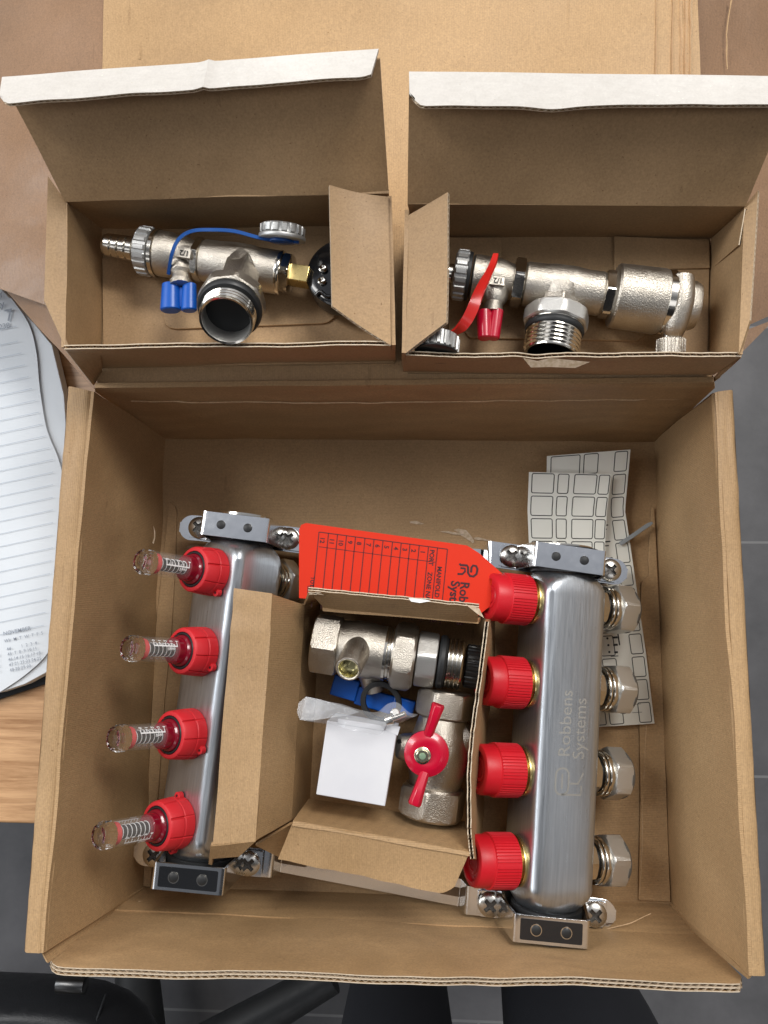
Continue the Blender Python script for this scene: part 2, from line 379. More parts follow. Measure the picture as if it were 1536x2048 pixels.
def panel(mb, A, B, C, D, mat, back=None, t=2.4, flute='u', nu=30, nv=14, warp=.8, rag=None, ragv=None, pitch=3.2,
          layers=1, seed=None, bend=None, flip=False, closed=False, cut='v1'):
    """corrugated board: two liners with a wavy flute between, open at its cut edges.
    A(u0,v0) B(u1,v0) C(u1,v1) D(u0,v1) lie on the face that looks at the viewer."""
    A, B, C, D = V(A), V(B), V(C), V(D); back = back or mat
    N = (B-A).cross(D-A).normalized(); ctr = (A+B+C+D)/4
    if N.dot(CAMP-ctr) < 0: N = -N
    if flip: N = -N
    seed = random.random()*50 if seed is None else seed
    lu = ((B-A).length+(C-D).length)/2; lv = ((D-A).length+(C-B).length)/2
    def sf(u, v, off):
        e0 = e1 = 0
        if rag: e1 = rag(u)/lv
        if ragv: e0 = ragv(u)/lv
        vv = v+e1*v**5-e0*(1-v)**5
        p = (A*(1-u)+B*u)*(1-vv)+(D*(1-u)+C*u)*vv
        n3 = noise.noise(V((p.x/45+seed, p.y/45, p.z/45)))*warp+noise.noise(V((p.x/14+seed, p.y/14, p.z/14)))*warp*.18
        if bend: n3 += bend(u, v)
        return p+N*(n3+off)
    def sheet(o0, o1, m):
        vs = []; fs = []; W = nu+1
        for o_ in (o0, o1):
            for j in range(nv+1):
                for i in range(nu+1): vs.append(sf(i/nu, j/nv, o_))
        q = W*(nv+1)
        for j in range(nv):
            for i in range(nu):
                a = j*W+i; fs.append((a, a+1, a+W+1, a+W)); fs.append((q+a, q+a+W, q+a+W+1, q+a+1))
        k0 = len(mb.v); mb.add(vs, fs, m); E4 = {'v0': [], 'v1': [], 'u0': [], 'u1': []}
        for i in range(nu):
            E4['v0'].append((i, q+i, q+i+1, i+1)); a = nv*W+i; E4['v1'].append((a, a+1, q+a+1, q+a))
        for j in range(nv):
            a = j*W; E4['u0'].append((a, a+W, q+a+W, q+a)); a = j*W+nu; E4['u1'].append((a, q+a, q+a+W, a+W))
        for kk, fs in E4.items():
            ie = mb.mat(ked if (kk in cut and not closed) else mat)
            for f in fs: mb.f.append(tuple(a+k0 for a in f)); mb.mi.append(ie)
    if closed or not cut: closed = True; sheet(0, -t, mat); return sf
    lt = .5; sheet(0, -lt, mat)
    core = (t-lt*(layers+1))/layers
    for L_ in range(layers):
        o0 = -lt-L_*(core+lt); o1 = o0-core
        sheet(o1, o1-lt, back if L_ == layers-1 else kfl)
        ln = lu if flute == 'u' else lv; K = max(4, int(ln/pitch))*6
        ph = L_*1.3
        rows = nv if flute == 'u' else nu; vs = []; fs = []
        for k in range(K+1):
            o_ = (o0+o1)/2+core*.47*max(-1, min(1, 1.25*math.sin(2*math.pi*k/6+ph)))
            for j in range(rows+1):
                vs.append(sf(k/K, j/rows, o_) if flute == 'u' else sf(j/rows, k/K, o_))
        for k in range(K):
            for j in range(rows): a = k*(rows+1)+j; fs.append((a, a+1, a+rows+2, a+rows+1))
        mb.add(vs, fs, kfl)
    for kk in ('u0', 'u1', 'v0', 'v1'):          # folded edges are closed between the liners
        if kk in cut: continue
        n_ = nv if kk[0] == 'u' else nu; vs = []
        for j in range(n_+1):
            a = j/n_; e_ = 0 if kk[1] == '0' else 1
            for o_ in (-lt*.5, -t+lt*.5): vs.append(sf(e_, a, o_) if kk[0] == 'u' else sf(a, e_, o_))
        mb.add(vs, [(2*j, 2*j+1, 2*j+3, 2*j+2) for j in range(n_)], mat)
    return sf
TXT = {}
def text_geo(s, bold=False):
    key = (s, bold)
    if key not in TXT:
        c = bpy.data.curves.new('t', 'FONT'); c.body = s; c.size = 1; c.resolution_u = 3; c.offset = .028 if bold else .004
        c.fill_mode = 'FRONT'
        o = bpy.data.objects.new('t', c); sc.collection.objects.link(o); dg = bpy.context.evaluated_depsgraph_get()
        me = bpy.data.meshes.new_from_object(o.evaluated_get(dg))
        TXT[key] = ([tuple(v.co) for v in me.vertices], [tuple(p.vertices) for p in me.polygons])
        bpy.data.objects.remove(o); bpy.data.curves.remove(c); bpy.data.meshes.remove(me)
    return TXT[key]
def text(mb, s, f, mat, bold=False):
    vs, fs = text_geo(s, bold)
    if vs: mb.add([f(x, y) for x, y, z in vs], fs, mat)
def line2(mb, pts, w, f, mat, closed=False):
    """flat line of width w drawn in the 2-D frame that f maps onto a surface"""
    n = len(pts); vs = []; fs = []
    for k, (x, y) in enumerate(pts):
        a = pts[(k-1) % n] if closed or k else pts[0]; b = pts[(k+1) % n] if closed or k < n-1 else pts[-1]
        dx, dy = b[0]-a[0], b[1]-a[1]; q = math.hypot(dx, dy) or 1; nx, ny = -dy/q*w/2, dx/q*w/2
        vs += [f(x+nx, y+ny), f(x-nx, y-ny)]
    for k in range(n if closed else n-1): a = 2*k; b = 2*((k+1) % n); fs.append((a, a+1, b+1, b))
    mb.add(vs, fs, mat)
def rrect(x0, y0, x1, y1, r, n=4):
    o = []
    for cx, cy, a0 in ((x1-r, y1-r, 0), (x0+r, y1-r, 90), (x0+r, y0+r, 180), (x1-r, y0+r, 270)):
        for k in range(n+1): a = R(a0+90*k/n); o.append((cx+r*math.cos(a), cy+r*math.sin(a)))
    return o

# ------------------------------------------------------------------ the room below
mb = MB(); q = -744
mb.add([(-2500, -2500, q), (2500, -2500, q), (2500, 2500, q), (-2500, 2500, q)], [(0, 1, 2, 3)], tilem)
fl = mb.build('floor', smooth=False, origin=V((P(480, 2010, q).x+0, P(1536, 1085, q).y+0, q))); tag(fl, 'dark slate floor tiles with pale grout far below the desk', kind='structure')
dk = empty('desk', (-300, 300, -744)); tag(dk, 'oak laminate desk carrying the open carton and the diary', 'desk')
mb = MB(); ex = P(1330, 1000, -4).x; ey = P(0, 1646, -4).y
box(mb, I4, (-1000, ey, -29), (ex, 900, -4), woodm); mb.build('desk_top', dk, bevel=1.5)
for lx in (-940, ex-60):
    for ly in (ey+110, 840):
        mb = MB(); box(mb, I4, (lx-25, ly-25, -743), (lx+25, ly+25, -29.5), zinc); mb.build('leg', dk, bevel=2)

# ------------------------------------------------------------------ main carton
ZR = 105.0
FTL, FTR, FBR, FBL = P(330, 875), P(1308, 883), P(1340, 1806), P(289, 1773)
ct = empty('shipping_carton', (0, 60, -4)); tag(ct, 'large open brown corrugated carton holding the manifolds and smaller cartons', 'carton')
mb = MB()
ctr = (FTL+FTR+FBR+FBL)/4
fx = [c+(c-ctr)*.02 for c in (FBL, FBR, FTR, FTL)]
panel(mb, *fx, kx, t=3, nu=40, nv=36, warp=.7, cut='')
mb.build('base_panel', ct)
# inner tabs of the base (second layer) on the left and right
for pts in ([(338, 1003), (350, 1012), (353, 1025), (351, 1120), (343, 1260), (329, 1400), (318, 1560), (307, 1700), (300, 1774), (286, 1772), (312, 1250)],
            [(1303, 1014), (1309, 1016), (1320, 1250), (1330, 1500), (1337, 1700), (1341, 1804), (1277, 1800), (1281, 1600), (1277, 1330), (1283, 1165), (1299, 1150), (1297, 1120)]):
    mb = MB(); slab(mb, [P(x, y, 2.0) for x, y in pts], 1.6, kx); mb.build('base_tab', ct, bevel=.3)
# torn scuffs on the base board
for (x, y, w, h, a) in ((932, 1072, 24, 10, .5), (905, 1066, 30, 3, .1), (965, 1079, 22, 3, .15), (832, 1046, 15, 4, .1), (395, 1098, 25, 8, .1)):
    mb = MB(); n = 12; vs = [P(x+(w*math.cos(k*6.283/n)*random.uniform(.6, 1.1)), y+h*math.sin(k*6.283/n)*random.uniform(.5, 1.2)+a*w*math.cos(k*6.283/n), .9) for k in range(n)]
    mb.add(vs, [tuple(range(n))], tear); mb.build('torn_patch', ct)
def sidewall(name, i0, i1, ri0, ri1, ro0, ro1, rz=ZR):
    """double roll-over side wall: inner face, flat top band, outer face"""
    root = MB()
    panel(root, P(*i0), P(*i1), P(*ri1, rz), P(*ri0, rz), kx, t=1.8, nu=44, nv=16, warp=1.6, cut='')
    a, b, c, d = P(*ri0, rz), P(*ri1, rz), P(*ro1, rz-1), P(*ro0, rz-1)
    nu = 60; ns = 9; vs = []; fs = []
    for i in range(nu+1):
        u = i/nu; p = a.lerp(b, u); q_ = d.lerp(c, u); wob = nz1(u*9, p.x)*1.0
        for j in range(ns+1):
            v = j/ns; pt = p.lerp(q_, v); z = -3.2*(2*abs(v-.5))**5 + .5*nz1(u*20, v*3)
            vs.append(pt+V((wob*.4, 0, z+.6)))
    for i in range(nu):
        for j in range(ns): k = i*(ns+1)+j; fs.append((k, k+1, k+ns+2, k+ns+1))
    root.add(vs, fs, ky)
    o0, o1 = V((d.x, d.y, -3)), V((c.x, c.y, -3))
    root.add([d-V((0, 0, 2.5)), c-V((0, 0, 2.5)), o1, o0], [(0, 1, 2, 3)], kx)
    for p_, q_, r_, s_ in ((a, d, o0, P(*i0)), (b, c, o1, P(*i1))):
        root.add([p_-V((0, 0, 1)), q_-V((0, 0, 2)), V((q_.x, q_.y, -3)), V((s_.x, s_.y, -3))], [(0, 1, 2, 3)], ky)
    return root.build(name, ct, angle=50)
sidewall('side_wall', (331, 872), (289, 1775), (186, 783), (88, 1906), (133, 771), (44, 1904))
sidewall('side_wall', (1308, 880), (1340, 1808), (1426, 785), (1499, 1951), (1469, 779), (1535, 1951))
# little split and dent on the left wall
for (x, y, h, z) in ((181, 1134, 22, 77), (308, 1070, 18, 25)):
    mb = MB(); vs = [P(x-1.5, y-h, z), P(x+2.5, y-h*.3, z), P(x+2, y+h*.4, z), P(x-1, y+h, z), P(x-3.5, y+h*.9, z), P(x-.5, y+h*.3, z), P(x, y-h*.3, z)]
    vs = [q_+V((.6, 0, 1.4)) for q_ in vs]; mb.add(vs, [tuple(range(7))], tear); mb.build('torn_patch', ct)
# front wall with its score line
mb = MB(); zc = 34
panel(mb, P(289, 1773), P(1340, 1806), P(1396, 1872, zc), P(223, 1818, zc), kx, t=3, nu=50, nv=6, warp=.6, cut='')
panel(mb, P(222, 1819, zc), P(1396, 1872.5, zc), P(1499, 1964, ZR-2), P(78, 1934, ZR-4), kx, t=4.0, layers=2, nu=80, nv=10, warp=1.6, pitch=3.8,
      rag=lambda u: -9*max(0, 1-u/.035)**2+1.0*nz1(u*14, 3)+1.6*math.exp(-((u-.58)/.03)**2)-9*max(0, (u-.985)/.015)**2)
vs = []; fs = []
for i in range(81):
    u = i/80; p = P(226, 1836.5, zc).lerp(P(1396, 1872.5, zc), u)+V((0, nz1(u*30, 1)*.5, .9))
    vs += [p+V((0, .35, .2)), p-V((0, .45, 0))]
for i in range(80): fs.append((2*i, 2*i+1, 2*i+3, 2*i+2))
klt = kraft('kraft_crease', (.60, .42, .25), (.66, .48, .30), 'x'); mb.add(vs, fs, klt)
mb.build('front_wall', ct, angle=40)
mb = MB()
panel(mb, P(292, 1774, 1), P(84, 1903, ZR-5), P(96, 1926, ZR-5), P(232, 1824, 31), kx, t=1.2, nu=16, nv=5, warp=.5, cut='')
mb.build('corner_fold', ct)
mb = MB()
panel(mb, P(1338, 1806, 1), P(1504, 1949, ZR-5), P(1496, 1958, ZR-5), P(1390, 1868, 31), kx, t=1.2, nu=16, nv=5, warp=.5, cut='')
mb.build('corner_fold', ct)
# back wall and hinge
mb = MB()
panel(mb, P(324, 877), P(1312, 884), P(1430, 776, 96), P(190, 783, 96), kx, t=3, nu=44, nv=12, warp=1.0, cut='')
panel(mb, P(190, 784, 96), P(1430, 777, 96), P(1428, 765, 103), P(190, 775, 103), kx, t=3, nu=44, nv=4, warp=.5, cut='')
vs = []; fs = []
mb.build('back_wall', ct)
def crease(name, parent, pts, m, w=.45, h=.25):
    mb = MB(); P_ = [P(*p) for p in pts]; dense = []
    for a, b in zip(P_, P_[1:]):
        n = max(2, int((b-a).length/2.5)); dense += [a.lerp(b, k/n) for k in range(n)]
    dense.append(P_[-1]); vs = []
    for k, p in enumerate(dense):
        tg_ = (dense[min(k+1, len(dense)-1)]-dense[max(k-1, 0)]).normalized(); to = (CAMP-p).normalized(); sd = tg_.cross(to).normalized()
        ww = w*(.6+.7*abs(nz1(k*.37, w))); p = p+to*(h+.35)+sd*nz1(k*.21, 3)*.6
        vs += [p+sd*ww, p+to*.15, p-sd*ww]
    n = len(dense); mb.add(vs, [f for k in range(n-1) for f in ((3*k, 3*k+1, 3*k+4, 3*k+3), (3*k+1, 3*k+2, 3*k+5, 3*k+4))], m)
    return mb.build(name, parent)
crease('score_line', ct, [(262, 803, 78), (700, 806, 78), (1390, 797, 78)], klt)
crease('score_line', ct, [(1292, 1450, 1.4), (1286, 1600, 1.4), (1280, 1790, 1.4)], klt, .3)
crease('score_line', ct, [(1210, 1860, 30), (1262, 1846, 30), (1302, 1828, 26)], klt, .3)
crease('score_line', ct, [(276, 1804, 22), (340, 1800, 14), (470, 1806, 18)], klt, .3)
crease('score_line', ct, [(1362, 930, 36), (1372, 1200, 36), (1392, 1500, 36)], kx, .5)
# lid
ZL = 100.0
crease('score_line', ct, [(1136, 0, ZL), (1134, 135, ZL)], kx, .6); crease('score_line', ct, [(283, 0, ZL), (281, 118, ZL)], kx, .6)
mb = MB()
hb = lambda u, v: -3.5*math.exp(-(v/.025)**2)
panel(mb, P(190, 777, ZL+2), P(1428, 767, ZL+2), P(1388, -170, ZL), P(211, -170, ZL), ky, t=3, nu=50, nv=60, warp=1.4, bend=hb, closed=True)
vs = []; fs = []
for x in (1312, 1345, 1362, 1372, 1382):     # folded ridges along the lid's right side
    k = len(vs)
    for j in range(31):
        y = -170+j*12; w = 3.5 if x > 1350 else 2
        c = [P(x-w+2*nz1(j*.3, x), y, ZL+.4), P(x+2*nz1(j*.3, x), y, ZL+2.2), P(x+w+2*nz1(j*.3, x), y, ZL+.4)]; vs += c
    for j in range(30):
        a = k+3*j; fs += [(a, a+1, a+4, a+3), (a+1, a+2, a+5, a+4)]
mb.add(vs, fs, klt)
mb.build('lid_panel', ct)
mb = MB()
panel(mb, P(-300, 470, ZL-55), P(209, 652, ZL-2), P(208, -170, ZL-5), P(-300, -170, ZL-55), kshd, t=3, nu=36, nv=44, warp=2.2, cut='v0')
mb.build('lid_side_flap', ct)
mb = MB()
panel(mb, P(1386, 700, ZL-1), P(1560, 622, ZL-22), P(1760, -170, ZL-60), P(1391, -170, ZL-5), kshd, t=3, nu=30, nv=44, warp=2.0, pitch=4, cut='v0')
mb.build('lid_side_flap', ct)
mb = MB()
panel(mb, P(1386, 700, ZL-4), P(1545, 640, ZL-18), P(1548, 640, ZL-18), P(1432, 758, ZL-4), kshd, t=4, nu=14, nv=6, warp=.6, cut='v0v1u1')
mb.build('dust_flap', ct); mb = MB()
panel(mb, P(-8, 560, 50), P(110, 585, 88), P(203, 770, 98), P(188, 778, 96), kshd, t=2.5, nu=20, nv=14, warp=1.5, cut='v0v1u0')
mb.build('dust_flap', ct)

crease('torn_nick', ct, [(158, 72, ZL-12), (154, 86, ZL-12), (160, 101, ZL-12)], kdk, .35)
crease('score_line', ct, [(1462, 0, ZL-10), (1452, 70, ZL-10), (1456, 138, ZL-10)], kx, .5)
crease('score_line', ct, [(60, 230, ZL-22), (46, 380, ZL-22), (40, 560, ZL-22)], kshd, 1.0)
# ------------------------------------------------------------------ lid inserts
ZF, ZI = 103.5, 146.0
# left insert
li = empty('insert_carton', P(480, 600, ZF)); tag(li, 'small white-lipped carton on the lid holding the valve with the blue lever', 'carton', 'small accessory cartons')
mb = MB(); panel(mb, P(196, 735, ZF), P(790, 725, ZF), P(776, 440, ZF), P(196, 440, ZF), kin, t=2, nu=30, nv=20, warp=.4, cut='')
slab(mb, [P(x, y, ZF+2) for x, y in ((204, 516), (780, 500), (784, 700), (206, 705))], 1.6, kin)
tabp = [(327, 470), (327, 640), (331, 650), (340, 656), (352, 658), (645, 647), (657, 644), (668, 636), (674, 622), (674, 470)]
slab(mb, [P(x, y, ZF+3.4) for x, y in tabp], 1.2, kin)
mb.build('base_panel', li, bevel=.35)
mb = MB(); panel(mb, P(200, 458, ZF), P(778, 452, ZF), P(778, 386, ZI), P(131, 403, ZI), kin, t=1.8, nu=30, nv=8, warp=.8, cut=''); mb.build('back_wall', li)
ZT = 192
mb = MB()
panel(mb, P(131, 402, ZI), P(777, 385, ZI), P(760, 118, ZT), P(8, 170, ZT), kin, kout, t=2, nu=40, nv=24, warp=1.5, cut='u0u1')
mb.build('lid_flap', li)
mb = MB()
panel(mb, P(4, 154, ZT), P(757, 97, ZT+1), P(741, 152, ZT+3), P(-4, 208, ZT+3), kout, kin, t=1.7, nu=70, nv=6, warp=.5, pitch=3.2, bend=lambda u, v: 1.2*math.exp(-((u-.555)/.012)**2),
      rag=lambda u: -5*max(0, 1-u/.03)**2+.9*nz1(u*9, 2)-1.5*max(0, (u-.965)/.035)**2)
mb.build('tuck_lip', li)
mb = MB()
panel(mb, P(204, 500, ZF), P(206, 735, ZF), P(131, 694, ZI), P(134, 405, ZI), kin, t=1.6, nu=24, nv=12, warp=.9, cut='')
panel(mb, P(134, 405, ZI), P(131, 696, ZI), P(88, 600, ZI+1), P(96, 352, ZI+4), kin, t=2.0, nu=24, nv=6, warp=.8, pitch=3.2)
panel(mb, P(131, 697, ZI), P(130, 698, ZI-1), P(90, 600, ZI-1), P(88, 600, ZI+1), kin, t=2, nu=10, nv=4, warp=.2, cut='')
panel(mb, P(204, 440, ZF), P(204, 505, ZF), P(134, 405, ZI), P(131, 402, ZI), kin, t=1.6, nu=8, nv=12, warp=.4, cut='')
mb.build('side_wall', li)
mb = MB()
panel(mb, P(190, 735, ZF), P(786, 722, ZF), P(781, 690, ZI), P(128, 698, ZI), kin, t=2.2, nu=50, nv=8, warp=.9, pitch=3.0, rag=lambda u: 1.0*nz1(u*11, 5), seed=3)
mb.build('front_wall', li)
mb = MB()
panel(mb, P(188, 772, ZL-2), P(131, 700, ZI-3), P(200, 700, ZI-6), P(205, 745, ZL), kinx, t=1.5, nu=10, nv=6, warp=.4, cut='v0')
mb.build('corner_tab', li); mb = MB()
panel(mb, P(774, 440, ZF), P(785, 722, ZF), P(783, 690, ZI), P(776, 392, ZI), kin, t=2, nu=20, nv=8, warp=.8, cut='')
mb.build('side_wall', li)
mb = MB()
panel(mb, P(664, 612, ZI+10), P(782, 690, ZI+1), P(777, 392, ZI+2), P(659, 369, ZI+12), kinx, t=2, nu=20, nv=24, warp=1.2, bend=lambda u, v: -1.5*math.sin(u*3.14), cut='v0v1u0')
mb.build('dust_flap', li)
# right insert
ri = empty('insert_carton', P(1150, 600, ZF)); tag(ri, 'small white-lipped carton on the lid with torn front rim holding the air vent', 'carton', 'small accessory cartons')
mb = MB(); panel(mb, P(815, 745, ZF), P(1424, 748, ZF), P(1422, 470, ZF), P(830, 468, ZF), kin, t=2, nu=30, nv=20, warp=.4, cut='')
for pts in ([(897, 474), (1003, 475), (1003, 545), (897, 545)], [(1229, 472), (1419, 480), (1420, 536), (1229, 540)], [(897, 545), (1419, 538), (1415, 712), (897, 712)]):
    slab(mb, [P(x, y, ZF+(3 if pts[0][1] < 500 else 2.2)) for x, y in pts], 1.4, kin)
slab(mb, [P(x, y, ZF+3.6) for x, y in ((930, 560), (930, 665), (940, 676), (1275, 682), (1290, 672), (1290, 560))], 1.0, kin)
mb.build('base_panel', ri, bevel=.35)
mb = MB(); panel(mb, P(830, 473, ZF), P(1421, 478, ZF), P(1491, 412, ZI), P(815, 409, ZI), kin, t=1.8, nu=30, nv=8, warp=.8, cut=''); mb.build('back_wall', ri)
mb = MB(); panel(mb, P(815, 409, ZI), P(1491, 412, ZI), P(1590, 170, ZT-2), P(818, 165, ZT-2), kin, kout, t=2, nu=40, nv=24, warp=1.5, cut='u0u1'); mb.build('lid_flap', ri)
mb = MB()
panel(mb, P(818, 143, ZT-2), P(1600, 152, ZT-2), P(1600, 208, ZT), P(819, 212, ZT), kout, kin, t=2, nu=70, nv=6, warp=.4, pitch=3.2,
      rag=lambda u: -7*max(0, 1-u/.04)**2+.5*nz1(u*9, 8)+1.8*math.exp(-((u-.37)/.06)**2), bend=lambda u, v: 0)
mb.build('tuck_lip', ri)
mb = MB()
panel(mb, P(1422, 470, ZF), P(1415, 742, ZF), P(1478, 708, ZI-2), P(1488, 414, ZI-2), kin, t=1.6, nu=24, nv=12, warp=.9, cut='')
panel(mb, P(1488, 413, ZI-1), P(1478, 708, ZI-1), P(1500, 640, ZI), P(1516, 380, ZI+3), kin, t=2.0, nu=24, nv=6, warp=.6, pitch=3.2)
panel(mb, P(1424, 537, ZF+3), P(1422, 478, ZF+3), P(1489, 418, ZI), P(1477, 490, ZI-3), kinx, t=2.0, nu=10, nv=10, warp=.3, pitch=3.2)
mb.build('side_wall', ri)
mb = MB()
panel(mb, P(813, 745, ZF), P(1428, 750, ZF), P(1482, 714, ZI-3), P(812, 710, ZI-3), kin, t=2.2, nu=90, nv=8, warp=.9, pitch=3.0,
      rag=lambda u: 1.2*nz1(u*30, 6)-5.5*math.exp(-((u-.40)/.05)**2)-2.5*math.exp(-((u-.25)/.12)**2)-2.4*math.exp(-((u-.6)/.1)**2))
panel(mb, P(1428, 764, ZL-2), P(1482, 716, ZI-8), P(1502, 642, ZI-8), P(1440, 756, ZL-2), kinx, t=2, nu=10, nv=6, warp=.4)
vs = [P(x, y, ZI-2+z) for x, y, z in ((1046, 716, 1), (1075, 722, 2), (1100, 716, 2), (1180, 724, 1), (1150, 736, -2), (1100, 734, -1), (1062, 735, 0))]
mb.add(vs, [tuple(range(7))], tear)
mb.build('front_wall', ri)
mb = MB()
panel(mb, P(813, 744, ZF), P(830, 470, ZF), P(816, 420, ZI), P(812, 706, ZI), kin, t=2, nu=20, nv=8, warp=.6, cut='')
mb.build('side_wall', ri); mb = MB()
panel(mb, P(812, 706, ZI), P(893, 645, ZI+10), P(895, 384, ZI+12), P(815, 432, ZI), kinx, t=2, nu=20, nv=24, warp=1.0, pitch=3.2, flute='v', cut='v0u1v1')
mb.build('dust_flap', ri)

# ------------------------------------------------------------------ manifold assembly
ma = empty('heating_manifold', P(800, 1450, 0)); tag(ma, 'pair of stainless manifold bars on zinc brackets with red caps and four flow meters', 'manifold')
recm = pm('screw_recess_shade', (.10, .095, .09), .5, .7)  # shade of the cross recess put into the colour
screwm = pm('screw_steel', (.56, .54, .50), .26, 1, rvar=.05)
def screw(M, parent, r=7.0, rm=None):
    mb = MB(); n = 34; vs = []; fs = []; idx = {}
    c45 = math.cos(R(25)); s45 = math.sin(R(25))
    for i in range(n+1):
        for k in range(72 if i else 1):
            rr = r*i/n; a = 2*math.pi*k/72; x, y = rr*math.cos(a), rr*math.sin(a)
            h = 3.1*math.sqrt(max(0, 1-(rr/r)**2*.93))
            if i == n: h = 0
            u, v = x*c45+y*s45, -x*s45+y*c45
            for p_, q_ in ((u, v), (v, u)):
                if abs(p_) < 1.0+max(0, (2.0-abs(q_)))*.4 and abs(q_) < 4.1: h = min(h, .7+.5*abs(q_)/4.1)
            idx[i, k] = len(vs); vs.append(V((x, y, h)))
    for i in range(n):
        for k in range(72):
            j = (k+1) % 72
            if i == 0: fs.append((idx[0, 0], idx[1, k], idx[1, j]))
            else: fs.append((idx[i, k], idx[i+1, k], idx[i+1, j], idx[i, j]))
    hi = lambda f: max(vs[q_].z for q_ in f) < 1.45 and math.hypot(vs[f[0]].x, vs[f[0]].y) < 4.4
    mb.add(vs, [f for f in fs if hi(f)], recm); fs = [f for f in fs if not hi(f)]
    mb.add(vs, fs, screwm)
    return mb.build('screw', parent, M, angle=28)
def rsq(th, a=19.6, r=6.2):
    """polar radius of a square tube with rounded corners"""
    t = abs((th+math.pi/4) % (math.pi/2)-math.pi/4)
    if a*math.tan(t) <= a-r: return a/math.cos(t)
    c = (a-r); b = c*(math.cos(t)+math.sin(t)); return b+math.sqrt(max(0, b*b-2*c*c+r*r))
def make_bar(A, B, elev, ext=8):
    """square bar with rounded corners, necked to round collars at both ends"""
    e1 = (B-A).normalized(); h = UP.cross(e1).normalized()
    nvec = h*math.cos(R(elev))+UP*math.sin(R(elev)); w = e1.cross(nvec)
    Ln = (B-A).length; st = []
    prof = [(-ext, 15.5, 2), (-ext+.6, 16.3, 2), (ext*.6, 16.3, 2), (ext*.6+.4, 15, 2)]
    s0 = ext*.6+1
    for k in range(13):
        t = k/12; sm = t*t*(3-2*t); prof.append((s0+15*t, 15+4.6*math.sqrt(max(0, 1-(1-t)**2)), 2+6.5*sm**1.3))
    full = prof+[(Ln-x, a, p) for x, a, p in reversed(prof)]
    vs = []; fs = []; seg = 168
    for x, a, p in full:
        for k in range(seg):
            th = 2*math.pi*k/seg; c, s = math.cos(th), math.sin(th)
            rr = a/((abs(c)**p+abs(s)**p)**(1/p)) if p < 8.4 else rsq(th)
            vs.append(V((x, rr*c, rr*s)))
    m = len(full)
    for i in range(m-1):
        for k in range(seg): j = (k+1) % seg; fs.append((i*seg+k, i*seg+j, (i+1)*seg+j, (i+1)*seg+k))
    fs += [tuple(range(seg)), tuple(reversed(range((m-1)*seg, m*seg)))]
    Mx = Matrix((e1, nvec, e1.cross(nvec))).transposed().to_4x4(); Mx.translation = A
    mb = MB(); mb.add(vs, fs, steel)
    for x in (-ext-.2, Ln+ext+.2):
        lathe(mb, I4, [(x-.8, 14), (x-.8, 16.8), (x+.8, 16.8), (x+.8, 14)], nickp, 48)
    return mb, Mx, e1, nvec
S1, S2, S3, S4 = P(398, 1055, 32), P(577, 1077, 32), P(1023, 1112, 32), P(1220, 1140, 32)
T1, T2, T3, T4 = P(308, 1710, 32), P(497, 1728, 32), P(980, 1810, 32), P(1190, 1830, 32)
def zt(p, z): return V((p.x, p.y, z))
LA, LB = zt((T1+T2)/2+V((2.5, 0, 0)), 44), zt((S1+S2)/2+V((3, 0, 0)), 44)
RA, RB = zt((T3+T4)/2, 42), zt((S3+S4)/2, 42)
# left bar
mb, ML, eL, nL = make_bar(LA, LB, 57)
lb = mb.build('manifold_bar', ma, ML, angle=30)
mb, MR, eR, nR = make_bar(RA, RB, 20)
# etched lettering on the top face of the right bar
wR = -eR.cross(nR)
if wR.z < 0: wR = -wR
def fet(x, y):     # x along the bar towards its top end, y to the left
    lx = V((0, 0, 0)); return V((x, 0, 0))
rb = mb.build('manifold_bar', ma, MR, angle=30)
topn = MR.to_3x3().inverted() @ wR           # local direction of the upward face
mb = MB()
s_at = lambda px, py, z: (P(px, py, z)-RA).dot(eR)
sgn = 1 if topn.z > 0 else -1
def fmap(x0, y0, sz):      # local bar coords: x along bar; y across (positive = towards caps)
    return lambda x, y: V((x0+x*sz, y0+y*sz, sgn*19.66))
xs = s_at(1125, 1513, 60)
text(mb, 'Robbens', fmap(xs, 1.2, 10.4), etch); text(mb, 'Systems', fmap(xs-1, -7.8, 10.4), etch)
xl = s_at(1125, 1588, 60)
fl_ = fmap(xl, 0, 1)
line2(mb, rrect(0, 1, 14, 9, 3.6), 1.1, fl_, etch, True); line2(mb, [(3, 5), (11, 5)], 1.1, fl_, etch); line2(mb, [(0, 5), (0, -7), (5, -7)], 1.1, fl_, etch)
line2(mb, [(6, 0), (6, -5), (12, -8)], 1.1, fl_, etch)
mb.build('etched_lettering', rb, MR, smooth=False)
